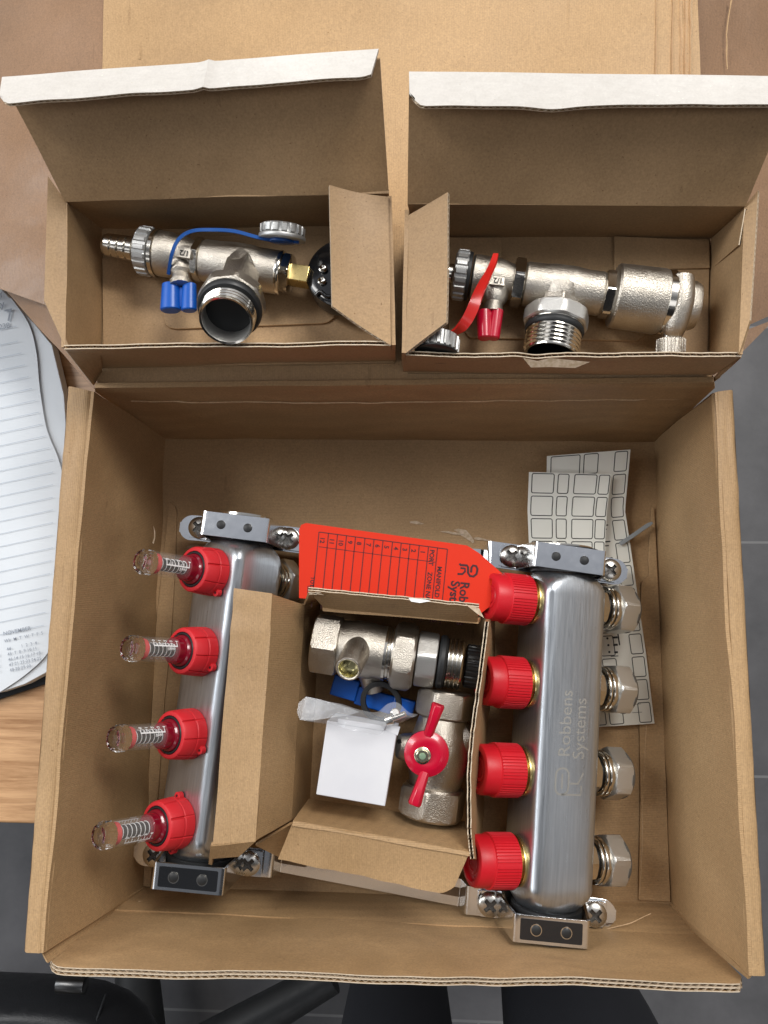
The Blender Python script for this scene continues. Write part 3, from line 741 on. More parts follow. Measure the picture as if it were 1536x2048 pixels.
# flow meters
def make_meter(M, parent):
    mb = MB(); nr = 13.6
    def rf(a, x, r):
        f = (a*8/(2*math.pi)) % 1
        return r-(.9 if f < .075 and 1.5 < x < 15.4 else 0)
    lathe(mb, I4, [(0, 12), (0, nr), (.8, nr+.5), (6.6, nr+.25), (7.0, nr-.1), (7.5, nr-.1), (7.9, nr+.15), (15.0, nr-.5), (15.8, nr-1.0), (16.2, nr-1.8), (16.2, 10.6), (14.5, 10.3)], redn, 192, rf, cap1=False)
    for a in (R(200), R(20)):
        Mt = Matrix.Rotation(a, 4, 'X')
        lathe(mb, Mt @ frame(V((2.5, 14.2, 0)), V((1, 0, 0))), [(-1.6, 1.4), (-1.4, 2.4), (1.4, 2.4), (1.6, 1.4)], redn, 20)
        lathe(mb, Mt @ frame(V((4.2, 14.6, 0)), V((1, 0, 0))), [(-.1, 0), (-.1, .7), (.1, .7), (.1, 0)], tagp, 12)
    o = mb.build('flow_meter', parent, M, angle=30)
    mb = MB(); lathe(mb, I4, [(13, 10.7), (15.6, 10.5), (16.3, 10.0), (16.3, 9.2), (13, 8.8)], rub, 48); mb.build('seal_ring', o, M)
    mb = MB(); lathe(mb, I4, [(13, 8.9), (16.5, 8.9), (17.2, 8.6), (17.8, 7.5), (22.2, 7.2), (22.6, 6.6)], dred, 48); mb.build('tube_collar', o, M)
    x1 = 45
    mb = MB()
    lathe(mb, I4, [(16, 6.9), (x1, 6.7), (x1, 5.7), (16, 5.7)], clear, 48, cap0=False, cap1=False)
    def rf2(a, x, r): return r*(1-.035*(1 if (a*14/6.2832) % 1 < .5 else 0))
    lathe(mb, I4, [(x1+.1, 0), (x1+.1, 6.7), (x1+.6, 7.0), (x1+5.4, 6.9), (x1+7, 5.9), (x1+7, 4.2), (x1+5.4, 3.6), (x1+5.4, 1.8), (x1+6.4, 1.2), (x1+6.4, 0)], glass, 84, rf2)
    mb.build('sight_tube', o, M, angle=40)
    mb = MB(); lathe(mb, I4, [(x1-3.4, 3.0), (x1-3.4, 5.6), (x1-.5, 5.6), (x1-.5, 3.0)], redr, 40); mb.build('red_ring', o, M)
    mb = MB(); lathe(mb, I4, [(12, 3.5), (x1-4.3, 3.5)], blk, 32)
    for k in range(7): xx = 23+k*2.75; lathe(mb, I4, [(xx, 3.0), (xx, 3.75), (xx+.3, 3.75), (xx+.3, 3.0)], wht, 32)
    mb.build('float_rod', o, M)
    mb = MB(); rr = 7.02
    def cyl(a0):
        return lambda x, y: V((x, rr*math.cos(a0+y/rr), rr*math.sin(a0+y/rr)))
    for a0 in (R(75), R(255)):
        f = cyl(a0)
        line2(mb, [(24, 0), (40, 0)], .75, f, wht)
        for k in range(9): line2(mb, [(24.2+k*1.94, 0), (24.2+k*1.94, 2.1 if k % 2 == 0 else 1.2)], .5, f, wht)
        for k in range(5):
            g = (lambda xx: (lambda x, y: f(xx-y*2.5, 2.4+x*2.5)))(40.4-k*3.9)
            text(mb, str(k), g, wht, True)
        text(mb, 'l/min', (lambda x, y: f(30.5-x*2.3, -.8-y*2.3)), wht, True)
    mb.build('scale_print', o, M, smooth=False)
    return o
m0 = None
for i, (px, py, rot) in enumerate(((418, 1143, 105), (390, 1302, 128), (368, 1467, 132), (345, 1645, 72))):
    s = (P(px, py, 63)-LA).dot(eL); o_ = LA+eL*s+nL*19.2
    M = frame(o_, nL, eL) @ Matrix.Rotation(R(rot), 4, 'X')
    if m0 is None: m0 = make_meter(M, ma)
    else: copy_part(m0, ma, M)
# red caps
def make_cap(M, parent):
    mb = MB(); r = 14.8
    def rf(a, x, rr):
        if not (4 < x < 18.5): return rr
        f = (a*6/(2*math.pi)) % 1
        if f < .16: return rr
        return rr-(.6 if (a*54/(2*math.pi)) % 1 > .55 else 0)
    lathe(mb, I4, [(4, r-.6), (4.3, r), (18.4, r), (18.9, r-.1), (19.3, r-.9), (26.2, r-1.1), (27.6, r-1.7), (28.2, r-3.0), (28.2, r-4.4), (26.6, r-4.8), (26.6, 6.8), (27.2, 6.3), (27.2, 5.2), (26.6, 4.8), (26.6, 0)], redp, 432, rf)
    def fface(x, y): return V((27.0, x, y))
    line2(mb, [(3.5*math.cos(R(a)), 3.5*math.sin(R(a))) for a in range(60, 330, 20)], .9, fface, redp)
    for a in (40, 130, 220, 310): line2(mb, [(8*math.cos(R(a-9)), 8*math.sin(R(a-9))), (8.6*math.cos(R(a)), 8.6*math.sin(R(a))), (8*math.cos(R(a+9)), 8*math.sin(R(a+9)))], .8, fface, redp)
    o = mb.build('valve_cap', parent, M, angle=28)
    mb = MB(); rcyl(mb, I4, -.4, 2.2, 13.6, brass, .5); rcyl(mb, I4, 2.2, 4.6, 12.2, brass, .4); mb.build('brass_collar', o, M)
    return o
def make_fit(M, parent):
    mb = MB()
    nut(mb, I4, -.3, 7.0, 11.2, nickp, 8, .2, .5)
    rcyl(mb, I4, 7.0, 8.4, 10.6, dark, .3)
    mb2 = mb.build('pipe_fitting', parent, M, angle=25); o = mb2
    mb = MB(); rcyl(mb, I4, 8.4, 10.6, 13.0, nickp, .7); rcyl(mb, I4, 10.6, 11.2, 12.0, dark, .1); rcyl(mb, I4, 11.2, 14.6, 13.0, nickp, .5)
    mb.build('polished_ring', o, M)
    mb = MB(); nut(mb, I4, 14.4, 26.0, 13.6, nickn, 6, .35, .9); mb.build('hex_nut', o, M, angle=25)
    mb = MB(); lathe(mb, I4, [(25.0, 14.0), (26.3, 13.6), (27.9, 12.0), (28.8, 10.0), (28.8, 9.2), (22, 9)], rubg, 60); mb.build('end_seal', o, M)
    return o
nickn = pm('satin_nickel', (.62, .61, .58), .36, .88, bump=.4, bscale=1900)
c0 = f0 = None
for i, (px, py) in enumerate(((1018, 1197), (1010, 1364), (1000, 1540), (990, 1722))):
    s = (P(px, py, 54)-RA).dot(eR)
    M = frame(RA+eR*s+nR*19.2, nR, eR) @ Matrix.Rotation(R(20*i), 4, 'X')
    M2 = frame(RA+eR*s-nR*19.2, -nR, eR) @ Matrix.Rotation(R((10, 14, -6, 3)[i]), 4, 'X')
    if i == 0: c0 = make_cap(M, ma); f0 = make_fit(M2, ma)
    else: copy_part(c0, ma, M); copy_part(f0, ma, M2)
    # hidden-side fittings of the left bar
    s2 = (P((418, 390, 368, 345)[i], (1143, 1302, 1467, 1645)[i], 63)-LA).dot(eL)
    # plumbing outlets of the left bar point down to the base
    copy_part(f0, ma, frame(LA+eL*s2-nL*19.2, -nL, eL) @ Matrix.Rotation(.4*i, 4, 'X'))
# brackets
def bracket(A1, A2, A3, A4, wdir, drop, endL, endR):
    zb = 27
    p = lambda q_, z: V((q_.x, q_.y, z))
    d1 = (A2-A1).normalized(); d2 = (A4-A3).normalized(); mid = (A3-A2)
    pts = [p(endL, zb), p(A1, zb), p(A2+d1*9, zb)]
    o_ = wdir*(0 if drop else -4.5)
    pts += [p(A2+d1*13, zb), p(A2+d1*16+o_, zb-12), p(A3-d2*16+o_, zb-12), p(A3-d2*13, zb)]
    pts += [p(A3-d2*9, zb), p(A4, zb), p(endR, zb)]
    mb = MB()
    def wf(s, tot):
        r = 8; q_ = min(s, tot-s)
        return 1 if q_ >= r else max(.38, math.sqrt(max(0, 1-((r-q_)/r)**2)))
    dense = []
    for a, b in zip(pts, pts[1:]):
        n = max(1, int((b-a).length/1.2)) if (a is pts[0] or b is pts[-1]) else 1
        for k in range(n): dense.append(a.lerp(b, k/n))
    dense.append(pts[-1])
    # fillet only at the joggles
    sweep(mb, dense, wdir, 16, 1.6, zinc, fil=1.6, wf=wf)
    for pt in (A1, A2, A3, A4):       # raised square washer plates beneath the screws
        box(mb, frame(p(pt, zb+.8), d1), (-7, -6.4, 0), (7, 6.4, 1.3), zinc)
    if drop:
        for fr in (.05, .93):
            c_ = p((A2+d1*16).lerp(A3-d2*16, fr), zb-12+.9); Ms_ = frame(c_, (A3-A2).normalized())
            pl_ = [Ms_ @ V((x, y, 0)) for x, y in rrect(-9 if fr < .5 else -6, -2.6, 12, 2.6, 2.5, 6)]; mb.add(pl_, [tuple(range(len(pl_)))], kdk)
    o = mb.build('bracket', ma, angle=30, bevel=.3)
    return o
def clamp(o, A, B, wdir, ztop, mirror):
    d = (B-A).normalized(); mid = (A+B)/2+(d*2.8 if A.x < -60 else V())
    p = lambda x, z: mid+d*x+UP*(z-mid.z)
    half = (B-A).length/2
    mb = MB(); zb = 30.2
    sweep(mb, [p(-half-5, zb), p(-half+4.5, zb), p(-19.6, ztop-1), p(-19.2, ztop), p(19.2, ztop), p(19.6, ztop-1), p(half-6.5, zb), p(half+5, zb)], wdir, 14, 1.5, zinc, fil=2.2)
    c = mb.build('clamp', o, angle=35, bevel=.4)
    mb = MB()
    for x in (-8, 8):
        Mn = frame(p(x, ztop+(.6 if mirror else .3)), UP, V((1, 0, 0))); lathe(mb, Mn, [(-.2, 3.2), (.45, 3.1), (.45, 0)], nickp, 32) if mirror else None
        lathe(mb, Mn, [(0, 2.75), (.9, 2.55), (1.3, 1.7), (1.4, 0)], rub, 32)
    # rubber liner ring round the neck of the bar
    mb.build('rubber_stud', c)
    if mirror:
        mb = MB(); Mp = frame(p(0, ztop+.86), d); slab(mb, [Mp @ V((x, y, 0)) for x, y in rrect(-16.5, -5.4, 16.5, 5.4, .8)], .25, blkg); mb.build('dark_reflection_plate', c)  # plate added for the dark reflection on the lower clamp tops
    mb = MB(); Mx = frame(V((mid.x, mid.y, 44)), wdir)
    lathe(mb, Mx, [(-7.5, 16.5), (-7.5, 19.6), (7.5, 19.6), (7.5, 16.5)], rub, 60, cap0=False, cap1=False); mb.build('rubber_liner', c)
    return c
br1 = bracket(S1, S2, S3, S4, eL, False, P(360, 1054, 27), P(1254, 1148, 27))
br2 = bracket(T1, T2, T3, T4, eL, True, P(268, 1702, 27), P(1232, 1830, 27))
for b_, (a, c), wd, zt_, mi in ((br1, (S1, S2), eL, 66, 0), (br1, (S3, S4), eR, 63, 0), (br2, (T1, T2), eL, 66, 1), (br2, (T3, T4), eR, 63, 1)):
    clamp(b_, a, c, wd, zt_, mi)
    for q_ in (a, c): screw(frame(V((q_.x, q_.y, 31.2)), V((1, .3, 0))), b_)

# ------------------------------------------------------------------ centre carton
cc = empty('valve_carton', P(770, 1450, 3)); tag(cc, 'ragged small carton open between the manifold bars, holding two ball valves and a white box', 'carton')
mb = MB(); panel(mb, P(600, 1640, 6), P(945, 1680, 6), P(975, 1210, 6), P(640, 1190, 6), ky, t=2, nu=20, nv=20, warp=.4, cut=''); mb.build('base_panel', cc)
mb = MB()
panel(mb, P(583, 1640, 50), P(609, 1210, 50), P(545, 1188, 86), P(511, 1682, 86), kx, t=2, nu=30, nv=10, warp=1.0, cut='')
panel(mb, P(618, 1622, 6), P(640, 1200, 6), P(609, 1208, 50), P(583, 1641, 50), kx, t=2, nu=30, nv=10, warp=1.0, cut='')
mb.build('side_wall', cc)
mb = MB()
panel(mb, P(511, 1683, 86), P(545, 1187, 86), P(467, 1176, 84), P(424, 1690, 84), ky, t=2, nu=40, nv=10, warp=1.6, pitch=2.8, bend=lambda u, v: .8*math.sin(u*40)*(1 if u > .82 else 0)*v-3*max(0, v-.8)*5*.3, cut='v1u1')
panel(mb, P(511, 1683, 86), P(423, 1690, 84), P(418, 1716, 74), P(478, 1712, 76), ky, t=1.2, nu=14, nv=6, warp=1.2, cut='v1u1')
panel(mb, P(421, 1690, 84), P(427, 1692, 84), P(424, 1730, 66), P(417, 1728, 66), ky, t=2, nu=4, nv=8, warp=.4, pitch=1.5)
mb.build('side_flap', cc)
mb = MB()
panel(mb, P(648, 1218, 66), P(955, 1243, 66), P(958, 1213, 84), P(616, 1182, 84), kx, t=2, nu=50, nv=6, warp=.9, pitch=3.2, rag=lambda u: 1.0*nz1(u*16, 9), seed=11)
panel(mb, P(640, 1200, 6), P(975, 1215, 6), P(957, 1240, 66), P(646, 1215, 66), kx, t=2, nu=20, nv=6, warp=.5, cut='')
vs = [P(x, y, 87) for x, y in ((817, 1196), (850, 1199), (862, 1202), (840, 1206), (822, 1203))]; mb.add(vs, [(0, 1, 2, 3, 4)], wht)
vs = [P(x, y, 87) for x, y in ((930, 1208), (958, 1216), (968, 1236), (955, 1228))]; mb.add(vs, [(0, 1, 2, 3)], tear)
mb.build('back_wall', cc)
mb = MB()
rg = lambda u: 2.6*nz1(u*13, 4)+1.5*nz1(u*37, 5)
panel(mb, P(985, 1230, 6), P(955, 1690, 6), P(934, 1655, 80), P(972, 1243, 84), kx, t=2.2, nu=90, nv=8, warp=2.6, pitch=3.0, rag=rg, flip=True, bend=lambda u, v: 3.0*math.sin(u*3.1)*v)
panel(mb, P(955, 1690, 6), P(960, 1725, 6), P(940, 1718, 80), P(934, 1655, 80), kx, t=2.2, nu=20, nv=8, warp=1.2, pitch=3.0, rag=rg, flip=True)
mb.build('side_wall', cc); mb = MB()
panel(mb, P(609, 1208, 50), P(640, 1200, 30), P(650, 1188, 82), P(618, 1186, 86), kx, t=1.5, nu=12, nv=8, warp=1.4, rag=lambda u: 3*nz1(u*6, 3))
mb.build('corner_tab', cc)
mb = MB()
panel(mb, P(600, 1640, 30), P(940, 1700, 30), P(940, 1704, 80), P(586, 1643, 80), kx, t=2, nu=30, nv=6, warp=.8, cut='')
panel(mb, P(618, 1596, 30), P(930, 1642, 30), P(940, 1703, 80), P(586, 1642, 80), kx, t=2, nu=40, nv=12, warp=1.0, cut='')
mb.build('front_wall', cc)
mb = MB()
panel(mb, P(586, 1643, 80), P(940, 1704, 80), P(903, 1787, 76), P(556, 1718, 76), ky, t=2.6, nu=60, nv=14, warp=1.2, pitch=2.8, rag=lambda u: .8*nz1(u*9, 6)-5*max(0, (u-.93)/.07)**2+1.3*u, cut='v1u1u0')
mb.build('front_flap', cc)
mb = MB()
panel(mb, P(511, 1692, 60), P(560, 1716, 50), P(588, 1648, 72), P(580, 1650, 74), kx, t=1.5, nu=10, nv=8, warp=.6, cut='v0'); mb.build('corner_tab', cc)

# ------------------------------------------------------------------ red write-on tag
ZG = 58.0
tg = MB()
outl = [(612, 1046), (900, 1086), (934, 1091), (958, 1106), (1010, 1152), (990, 1205), (955, 1232), (598, 1196), (598, 1060), (602, 1050)]
slab(tg, [P(x, y, ZG) for x, y in outl], .7, tagr)
tgo = tg.build('write_on_tag', None, smooth=False); tag(tgo, 'red plastic port list tag with black table tucked behind the centre carton', 'tag')
mb = MB(); fz = lambda x, y: P(x, y, ZG+.12)
# table frame: p(i) along the top edge, q down
tl, tr = (638, 1064), (896, 1099)
dn = (-.10, 1.0)
col_x = [638, 657, 675, 693, 711, 730, 748, 766, 785, 802.5, 820, 838.5, 857, 875, 895]
def tp(x, k): yy = 1064+(x-638)*.1336; return (x+dn[0]*k, yy+dn[1]*k)
line2(mb, [tp(638, 0), tp(894.5, 0)], 1.7, fz, tagp)
line2(mb, [tp(640.5, 29), tp(873.5, 29)], 1.2, fz, tagp)
for x in col_x: line2(mb, [tp(x, 0), tp(x, 150)], 1.7, fz, tagp)
def vtext(s, x, y, sz, bold=True, m=tagp):      # reads downwards
    c, s_ = -.10, .995
    text(mb, s, lambda u, v: fz(x+v*sz*s_+u*sz*c, y+u*sz*s_-v*sz*c), m, bold)
labs = [str(k) for k in range(12, 0, -1)]
for k, lb_ in enumerate(labs):
    x, y = tp(col_x[k]+5, 9); vtext(lb_, x-1, y, 12.5)
x, y = tp(862, 5); vtext('PORT', x-1, y, 12.5)
x, y = tp(862, 50); vtext('ZONE NAME', x-1, y, 12.5)
x, y = tp(880, 36); vtext('MANIFOLD DETAILS', x-1, y, 12.5)
vtext('TOTAL', 622, 1153, 10)
line2(mb, [(627, 1172), (616, 1172), (615, 1195)], 1.6, fz, tagp)
vtext('Robbens', 922, 1163, 25); vtext('Systems', 903, 1161, 25)
lg = lambda x, y: fz(x, y)
line2(mb, [(920, 1127), (923, 1133), (941, 1134), (947, 1130)], 3, lg, tagp) if False else None
line2(mb, [(919, 1127), (921, 1130), (934, 1131), (936, 1134), (936, 1146), (940, 1152), (947, 1153), (953, 1148), (955, 1138), (952, 1132), (946, 1131), (943, 1135), (942, 1145)], 4.4, lg, tagp)
line2(mb, [(921, 1136), (930, 1137), (930, 1143), (925, 1148), (915, 1148)], 4.0, lg, tagp)
mb.build('printed_table', tgo, smooth=False)

# ------------------------------------------------------------------ sticker sheets and cable tie
def sheet(name, top, pts_l, pts_r, label, nrow, cols, extra=None):
    """thin sheet between a left and a right pixel polyline (px, py, z)"""
    n = 40
    def pl(pts, t):
        ln = [0]
        for a, b in zip(pts, pts[1:]): ln.append(ln[-1]+math.dist(a[:2], b[:2]))
        s = t*ln[-1]
        for k in range(len(pts)-1):
            if s <= ln[k+1]+1e-6:
                u = (s-ln[k])/(ln[k+1]-ln[k]); a, b = pts[k], pts[k+1]
                return P(a[0]+(b[0]-a[0])*u, a[1]+(b[1]-a[1])*u, a[2]+(b[2]-a[2])*u)
    def f(u, v, off=0): return pl(pts_l, min(1, max(0, v))).lerp(pl(pts_r, min(1, max(0, v))), u)+UP*off
    mb = MB(); vs = []; fs = []
    for o_ in (0, -.35):
        for j in range(n+1):
            for i in range(9): vs.append(f(i/8, j/n, o_))
    q_ = 9*(n+1)
    for j in range(n):
        for i in range(8): a = j*9+i; fs += [(a, a+1, a+10, a+9), (q_+a, q_+a+9, q_+a+10, q_+a+1)]
    for j in range(n): a = j*9; fs += [(a, a+9, q_+a+9, q_+a), (a+8, q_+a+8, q_+a+17, a+17)]
    for i in range(8): fs += [(i, q_+i, q_+i+1, i+1)]
    mb.add(vs, fs, stk)
    o = mb.build(name, None, angle=60); tag(o, label, 'sticker sheet', 'sheets of blank stickers')
    mb = MB(); g = lambda x, y: f(x, y, .12)
    W, Lh = (f(1, 0)-f(0, 0)).length, sum((f(.5, (k+1)/n)-f(.5, k/n)).length for k in range(n))
    for r in range(nrow):
        for (x0, x1) in cols:
            y0, y1 = (r+.06)/nrow*1.0, (r+.92)/nrow
            pts = [(a/W, b/Lh) for a, b in rrect(x0*W, y0*Lh, x1*W, y1*Lh, 1.1)]
            dense = []
            for k in range(len(pts)):
                a, b = pts[k], pts[(k+1) % len(pts)]; m_ = max(1, int(abs(b[1]-a[1])*n))
                for j in range(m_): dense.append((a[0]+(b[0]-a[0])*j/m_, a[1]+(b[1]-a[1])*j/m_))
            # constant-width line in mm
            vs = []; fs = []; N_ = len(dense)
            for k in range(N_):
                a, b = dense[k-1], dense[(k+1) % N_]; dx, dy = (b[0]-a[0])*W, (b[1]-a[1])*Lh; q2 = math.hypot(dx, dy) or 1
                nx, ny = -dy/q2*.27, dx/q2*.27; x, y = dense[k]
                vs += [g(x+nx/W, y+ny/Lh), g(x-nx/W, y-ny/Lh)]
            for k in range(N_): a = 2*k; b = 2*((k+1) % N_); fs.append((a, a+1, b+1, b))
            mb.add(vs, fs, prt)
    if extra: extra(mb, g, W, Lh)
    mb.build('printed_outline', o, smooth=False); return o
def icons(mb, g, W, Lh):
    def dot(x, y, r):
        mb.add([g(x+r*math.cos(k*.628)/W, y+r*math.sin(k*.628)/Lh) for k in range(10)], [tuple(range(10))], prt)
    def bx(x, y, w, h): mb.add([g(x, y), g(x+w/W, y), g(x+w/W, y+h/Lh), g(x, y+h/Lh)], [(0, 1, 2, 3)], prt)
    for yy in (.27, .33, .39, .47, .54):
        dot(.66, yy, .9); bx(.70, yy-.003, 3.2, .8); bx(.66, yy+.012, 4, .7)
    for k in range(3):
        dot(.55, .68+k*.025, .75); bx(.61, .675+k*.027, 3.6-k*.6, 1.3)
    bx(.68, .665, .9, 7.5); bx(.56, .745, 5, .5); bx(.60, .80, 6.5, 5.5); bx(.54, .805, 1, 4.5); bx(.47, .80, 2.4, .6)
    for yy in (.925, .955): bx(.74, yy, 6.5, .25)
sheet('sticker_sheet', None, [(1094, 912, 16), (1092, 1010, 9), (1103, 1130, 5), (1128, 1290, 5), (1150, 1457, 5)],
      [(1261, 899, 18), (1250, 1020, 10), (1262, 1100, 6), (1291, 1300, 5), (1309, 1447, 5)],
      'rear sticker sheet slanting under the right manifold bar with small black symbols', 12, ((.05, .40), (.45, .62), (.82, .97)), icons)
sheet('sticker_sheet', None, [(1058, 944, 22), (1055, 1020, 17), (1058, 1090, 12), (1066, 1260, 10)],
      [(1223, 948, 22), (1214, 1020, 17), (1210, 1090, 12), (1216, 1260, 10)],
      'front sticker sheet of rounded boxes beneath the right bar clamp, curled at its top', 7, ((.04, .31), (.36, .49), (.56, .83), (.86, .985)))
mb = MB(); sweep(mb, [P(1240, 1088, 9), P(1262, 1074, 9), P(1290, 1054, 9), P(1305, 1045, 9)], UP.cross(V((1, .6, 0))).normalized(), 2.6, 1.3, ties, fil=3,
                 wf=lambda s, t: 1 if t-s > 1.5 else .6)
o = mb.build('cable_tie', None, bevel=.3); tag(o, 'thin grey cable tie tail sticking out beside the sticker sheets', 'cable tie')

# ------------------------------------------------------------------ valves
def rod(A, B): return frame(A, B-A), (B-A).length
def loft_elbow(mb, pts, r, mat): tube(mb, smooth_curve(pts, 6), r, mat, 24)
# --- drain valve with blue lever (left insert)
ZV = 124.0
def ax(A, B, z0=ZV, z1=None):
    a, b = P(*A, z0), P(*B, z0 if z1 is None else z1); return frame(a, b-a), (b-a).length, a, (b-a).normalized()
dv = empty('drain_valve', P(430, 540, ZF+3)); tag(dv, 'nickel tee with blue lever, blue strap, hose tail and a black gauge behind the flap', 'valve')
M, ln, a0, dd = ax((209, 489), (640, 559))
sx = lambda px: (px-209)/431*ln
pxm = ln/math.hypot(431, 70)        # mm per pixel along the valve
body = MB()
lathe(body, M, [(sx(318), 10.6), (sx(322), 11.9), (sx(345), 11.9), (sx(350), 11.2), (sx(372), 10.8), (sx(388), 9.4), (sx(395), 9)], nick, 56)
lathe(body, M, [(sx(408), 9.6), (sx(412), 11.0), (sx(440), 11.3), (sx(470), 12.0), (sx(500), 12.0), (sx(520), 11.4), (sx(558), 11.4), (sx(562), 11.0)], nick, 56)
rcyl(body, M, sx(559), sx(568), 11.7, nickp, .6)
body.add(*[[], []], nick)
lathe(body, M, [(sx(313), 9.5), (sx(313), 12.6), (sx(320), 12.6), (sx(320), 9.5)], nickp, 48)
bo = body.build('tee_body', dv, angle=30)
mb = MB(); nut(mb, M, sx(394), sx(409), 10.3, nickp, 6, .5, .6); mb.build('hex_collar', dv, angle=24); mb = MB(); nut(mb, M, sx(567), sx(585), 9.8, nickp, 6, .25, .7); mb.build('hex_collar', dv, angle=24)
mb = MB(); pr = [(0, 3.4), (0, 5.0), (.5, 5.4)]
for k in range(4):
    x0 = sx(214+k*15); x1 = sx(214+(k+1)*15); pr += [(x0, 5.6+.15*k), (x0+.5, 6.1+.15*k), (x1-.9, 6.1+.15*k), (x1-.5, 5.4+.15*k)]
pr += [(sx(282), 6.8)]
lathe(mb, M, pr, nickp, 40); lathe(mb, M, [(-.1, 0), (-.1, 3.4)], dark, 24); mb.build('hose_tail', dv, angle=35)
mb = MB(); ribbed(mb, M, sx(281), sx(311), 13.0, capk, 18, .8, .55, cham=1.4); mb.build('union_nut', dv, angle=28)
mb = MB(); box(mb, M, (sx(583), -4.6, -4.6), (sx(620), 4.6, 4.6), brass); mb.build('brass_stem', dv, bevel=.5)
g0 = P(690, 556, ZV-4); gd = V((.0, .0, 1))
Mg = frame(g0+V((0, 0, -6)), V((-.06, .05, 1)))
mb = MB(); lathe(mb, Mg, [(0, 19), (.8, 19.8), (10, 19.8), (11.6, 19.2), (12.2, 18.2), (12.4, 17.6), (12.9, 15.5), (13.1, 0)], blkg, 72)
go = mb.build('gauge', dv, angle=30)
mb = MB()
for (x, y) in ((646, 537), (644, 562)):
    c = P(x, y, ZV+3.6); Mq = frame(c, UP); lathe(mb, Mq, [(-.6, 2.2), (.3, 2.2), (.7, 1.6), (.3, .9), (-.1, 0)], nickp, 24)
mb.build('rivet', go)
mb = MB(); pts = smooth_curve([P(632, 590, ZV+3), P(641, 583, ZV+3.8), P(652, 592, ZV+3.8), P(668, 592, ZV+3.4)], 6); tube(mb, pts, 1.1, blkg, 12); mb.build('pressed_mark', go)
# outlet towards the viewer
o0 = P(489, 528, ZV); o1 = P(452, 642, 158)
dn_ = (o1-o0).normalized(); Mo = frame(o0, dn_, dd); lo = (o1-o0).length
mb = MB(); nut(mb, Mo, 6, lo-22, 9.2, nick, 6, .3, .6); lathe(mb, Mo, [(0, 11), (7, 10.5), (12, 9.5)], nick, 48); nut(mb, Mo, lo-22.5, lo-14, 15.6, nick, 8, .2, 1.4)
mb.build('outlet_nut', dv, angle=25)
mb = MB(); lathe(mb, Mo, [(lo-14, 11), (lo-14, 14.2)] + [(lo-11.2-2.8*math.cos(t*.523), 14.0+2.0*math.sin(t*.523)) for t in range(7)]+[(lo-8.4, 11)], rub, 56); mb.build('seal_ring', dv)
mb = MB(); thread(mb, Mo, lo-8.6, lo, 13.6, nickp, 2.3, .8, 11.6, nickn); mb.build('threaded_outlet', dv, angle=35)
# lever branch
mb = MB(); j0 = P(362, 525, ZV+3); j1 = P(362, 574, ZV+6); Mj = frame(j0, j1-j0); lj = (j1-j0).length
lathe(mb, Mj, [(2, 6.4), (lj*.45, 6.0), (lj*.55, 4.6), (lj*.8, 5.2), (lj*.82, 6), (lj, 6)], nick, 36); mb.build('lever_neck', dv)
mb = MB()
for c, w in (((342, 596), 8.0), ((379, 594), 6.2)):
    q0 = P(c[0], 568, ZV+6); q1 = P(c[0]-1, 622, ZV+6); Mq = frame(q0, q1-q0); lq = (q1-q0).length
    lathe(mb, Mq, [(0, w*.45), (.4, w*.52), (lq-.6, w*.60), (lq, w*.50)], blue, 32, rf=lambda a, x, r: r*(1+.12*math.cos(2*a)))
q0 = P(332, 574, ZV+4); q1 = P(394, 574, ZV+4)
box(mb, frame(P(362, 598, ZV+4), V((1, 0, 0))), (-5, -5.4, -2.6), (5, 5.4, 2.6), blue)
mb.build('lever', dv, bevel=.5, angle=35)
# plug cap and strap
c0_, c1_ = P(566, 450, 138.6), P(564, 480, 136.4); Mc = frame(c0_, c1_-c0_); lc = (c1_-c0_).length
mb = MB(); ribbed(mb, Mc, 0, lc*.72, 11.6, capk, 16, .9, .6, cham=1.0); rcyl(mb, Mc, lc*.7, lc, 12.2, capk, .6); mb.build('plug_cap', dv, angle=28)
mb = MB(); rcyl(mb, Mc, lc, lc+1.4, 6.5, bluestrap, .3)
sp_ = smooth_curve([P(598, 484, 137), P(560, 482, 137), P(520, 476, 139), P(470, 463, 141), P(425, 460, 142), P(385, 462, 141), P(358, 478, 140), P(344, 508, 138), P(337, 548, 130)], 8)
sweep(mb, sp_, lambda t: (V((0, 1, .25)) if t < .5 else V((0, 1, .25)).lerp(V((-1, .2, .3)), min(1, (t-.5)*3))).normalized(), 1.7, 1.4, bluestrap, fil=0)
mb.build('cap_strap', dv, angle=50)
# raised size mark
def fraction(parent, cx, cy, z, ang, szpx, flipx=True):
    mb = MB(); c, s_ = math.cos(R(ang)), math.sin(R(ang)); k = -1 if flipx else 1
    def f(u, v):
        x, y = (u-.8)*szpx*k, (v-.35)*szpx*k
        p_ = P(cx+x*c+y*s_, cy+x*s_-y*c, z); return p_
    pl_ = [P(cx+x*c+y*s_, cy+x*s_-y*c, z-.25) for x, y in ((-szpx*1.0, -szpx*.55), (szpx*1.0, -szpx*.55), (szpx*1.0, szpx*.55), (-szpx*1.0, szpx*.55))]
    slab(mb, pl_, 2.2, nick); vs, fs = text_geo('1/2', True)
    mb.add([f(x, y) for x, y, _ in vs], fs, dark)
    mb.build('size_mark', parent, smooth=False)
fraction(dv, 366, 506, ZV+12.4, 10, 15)

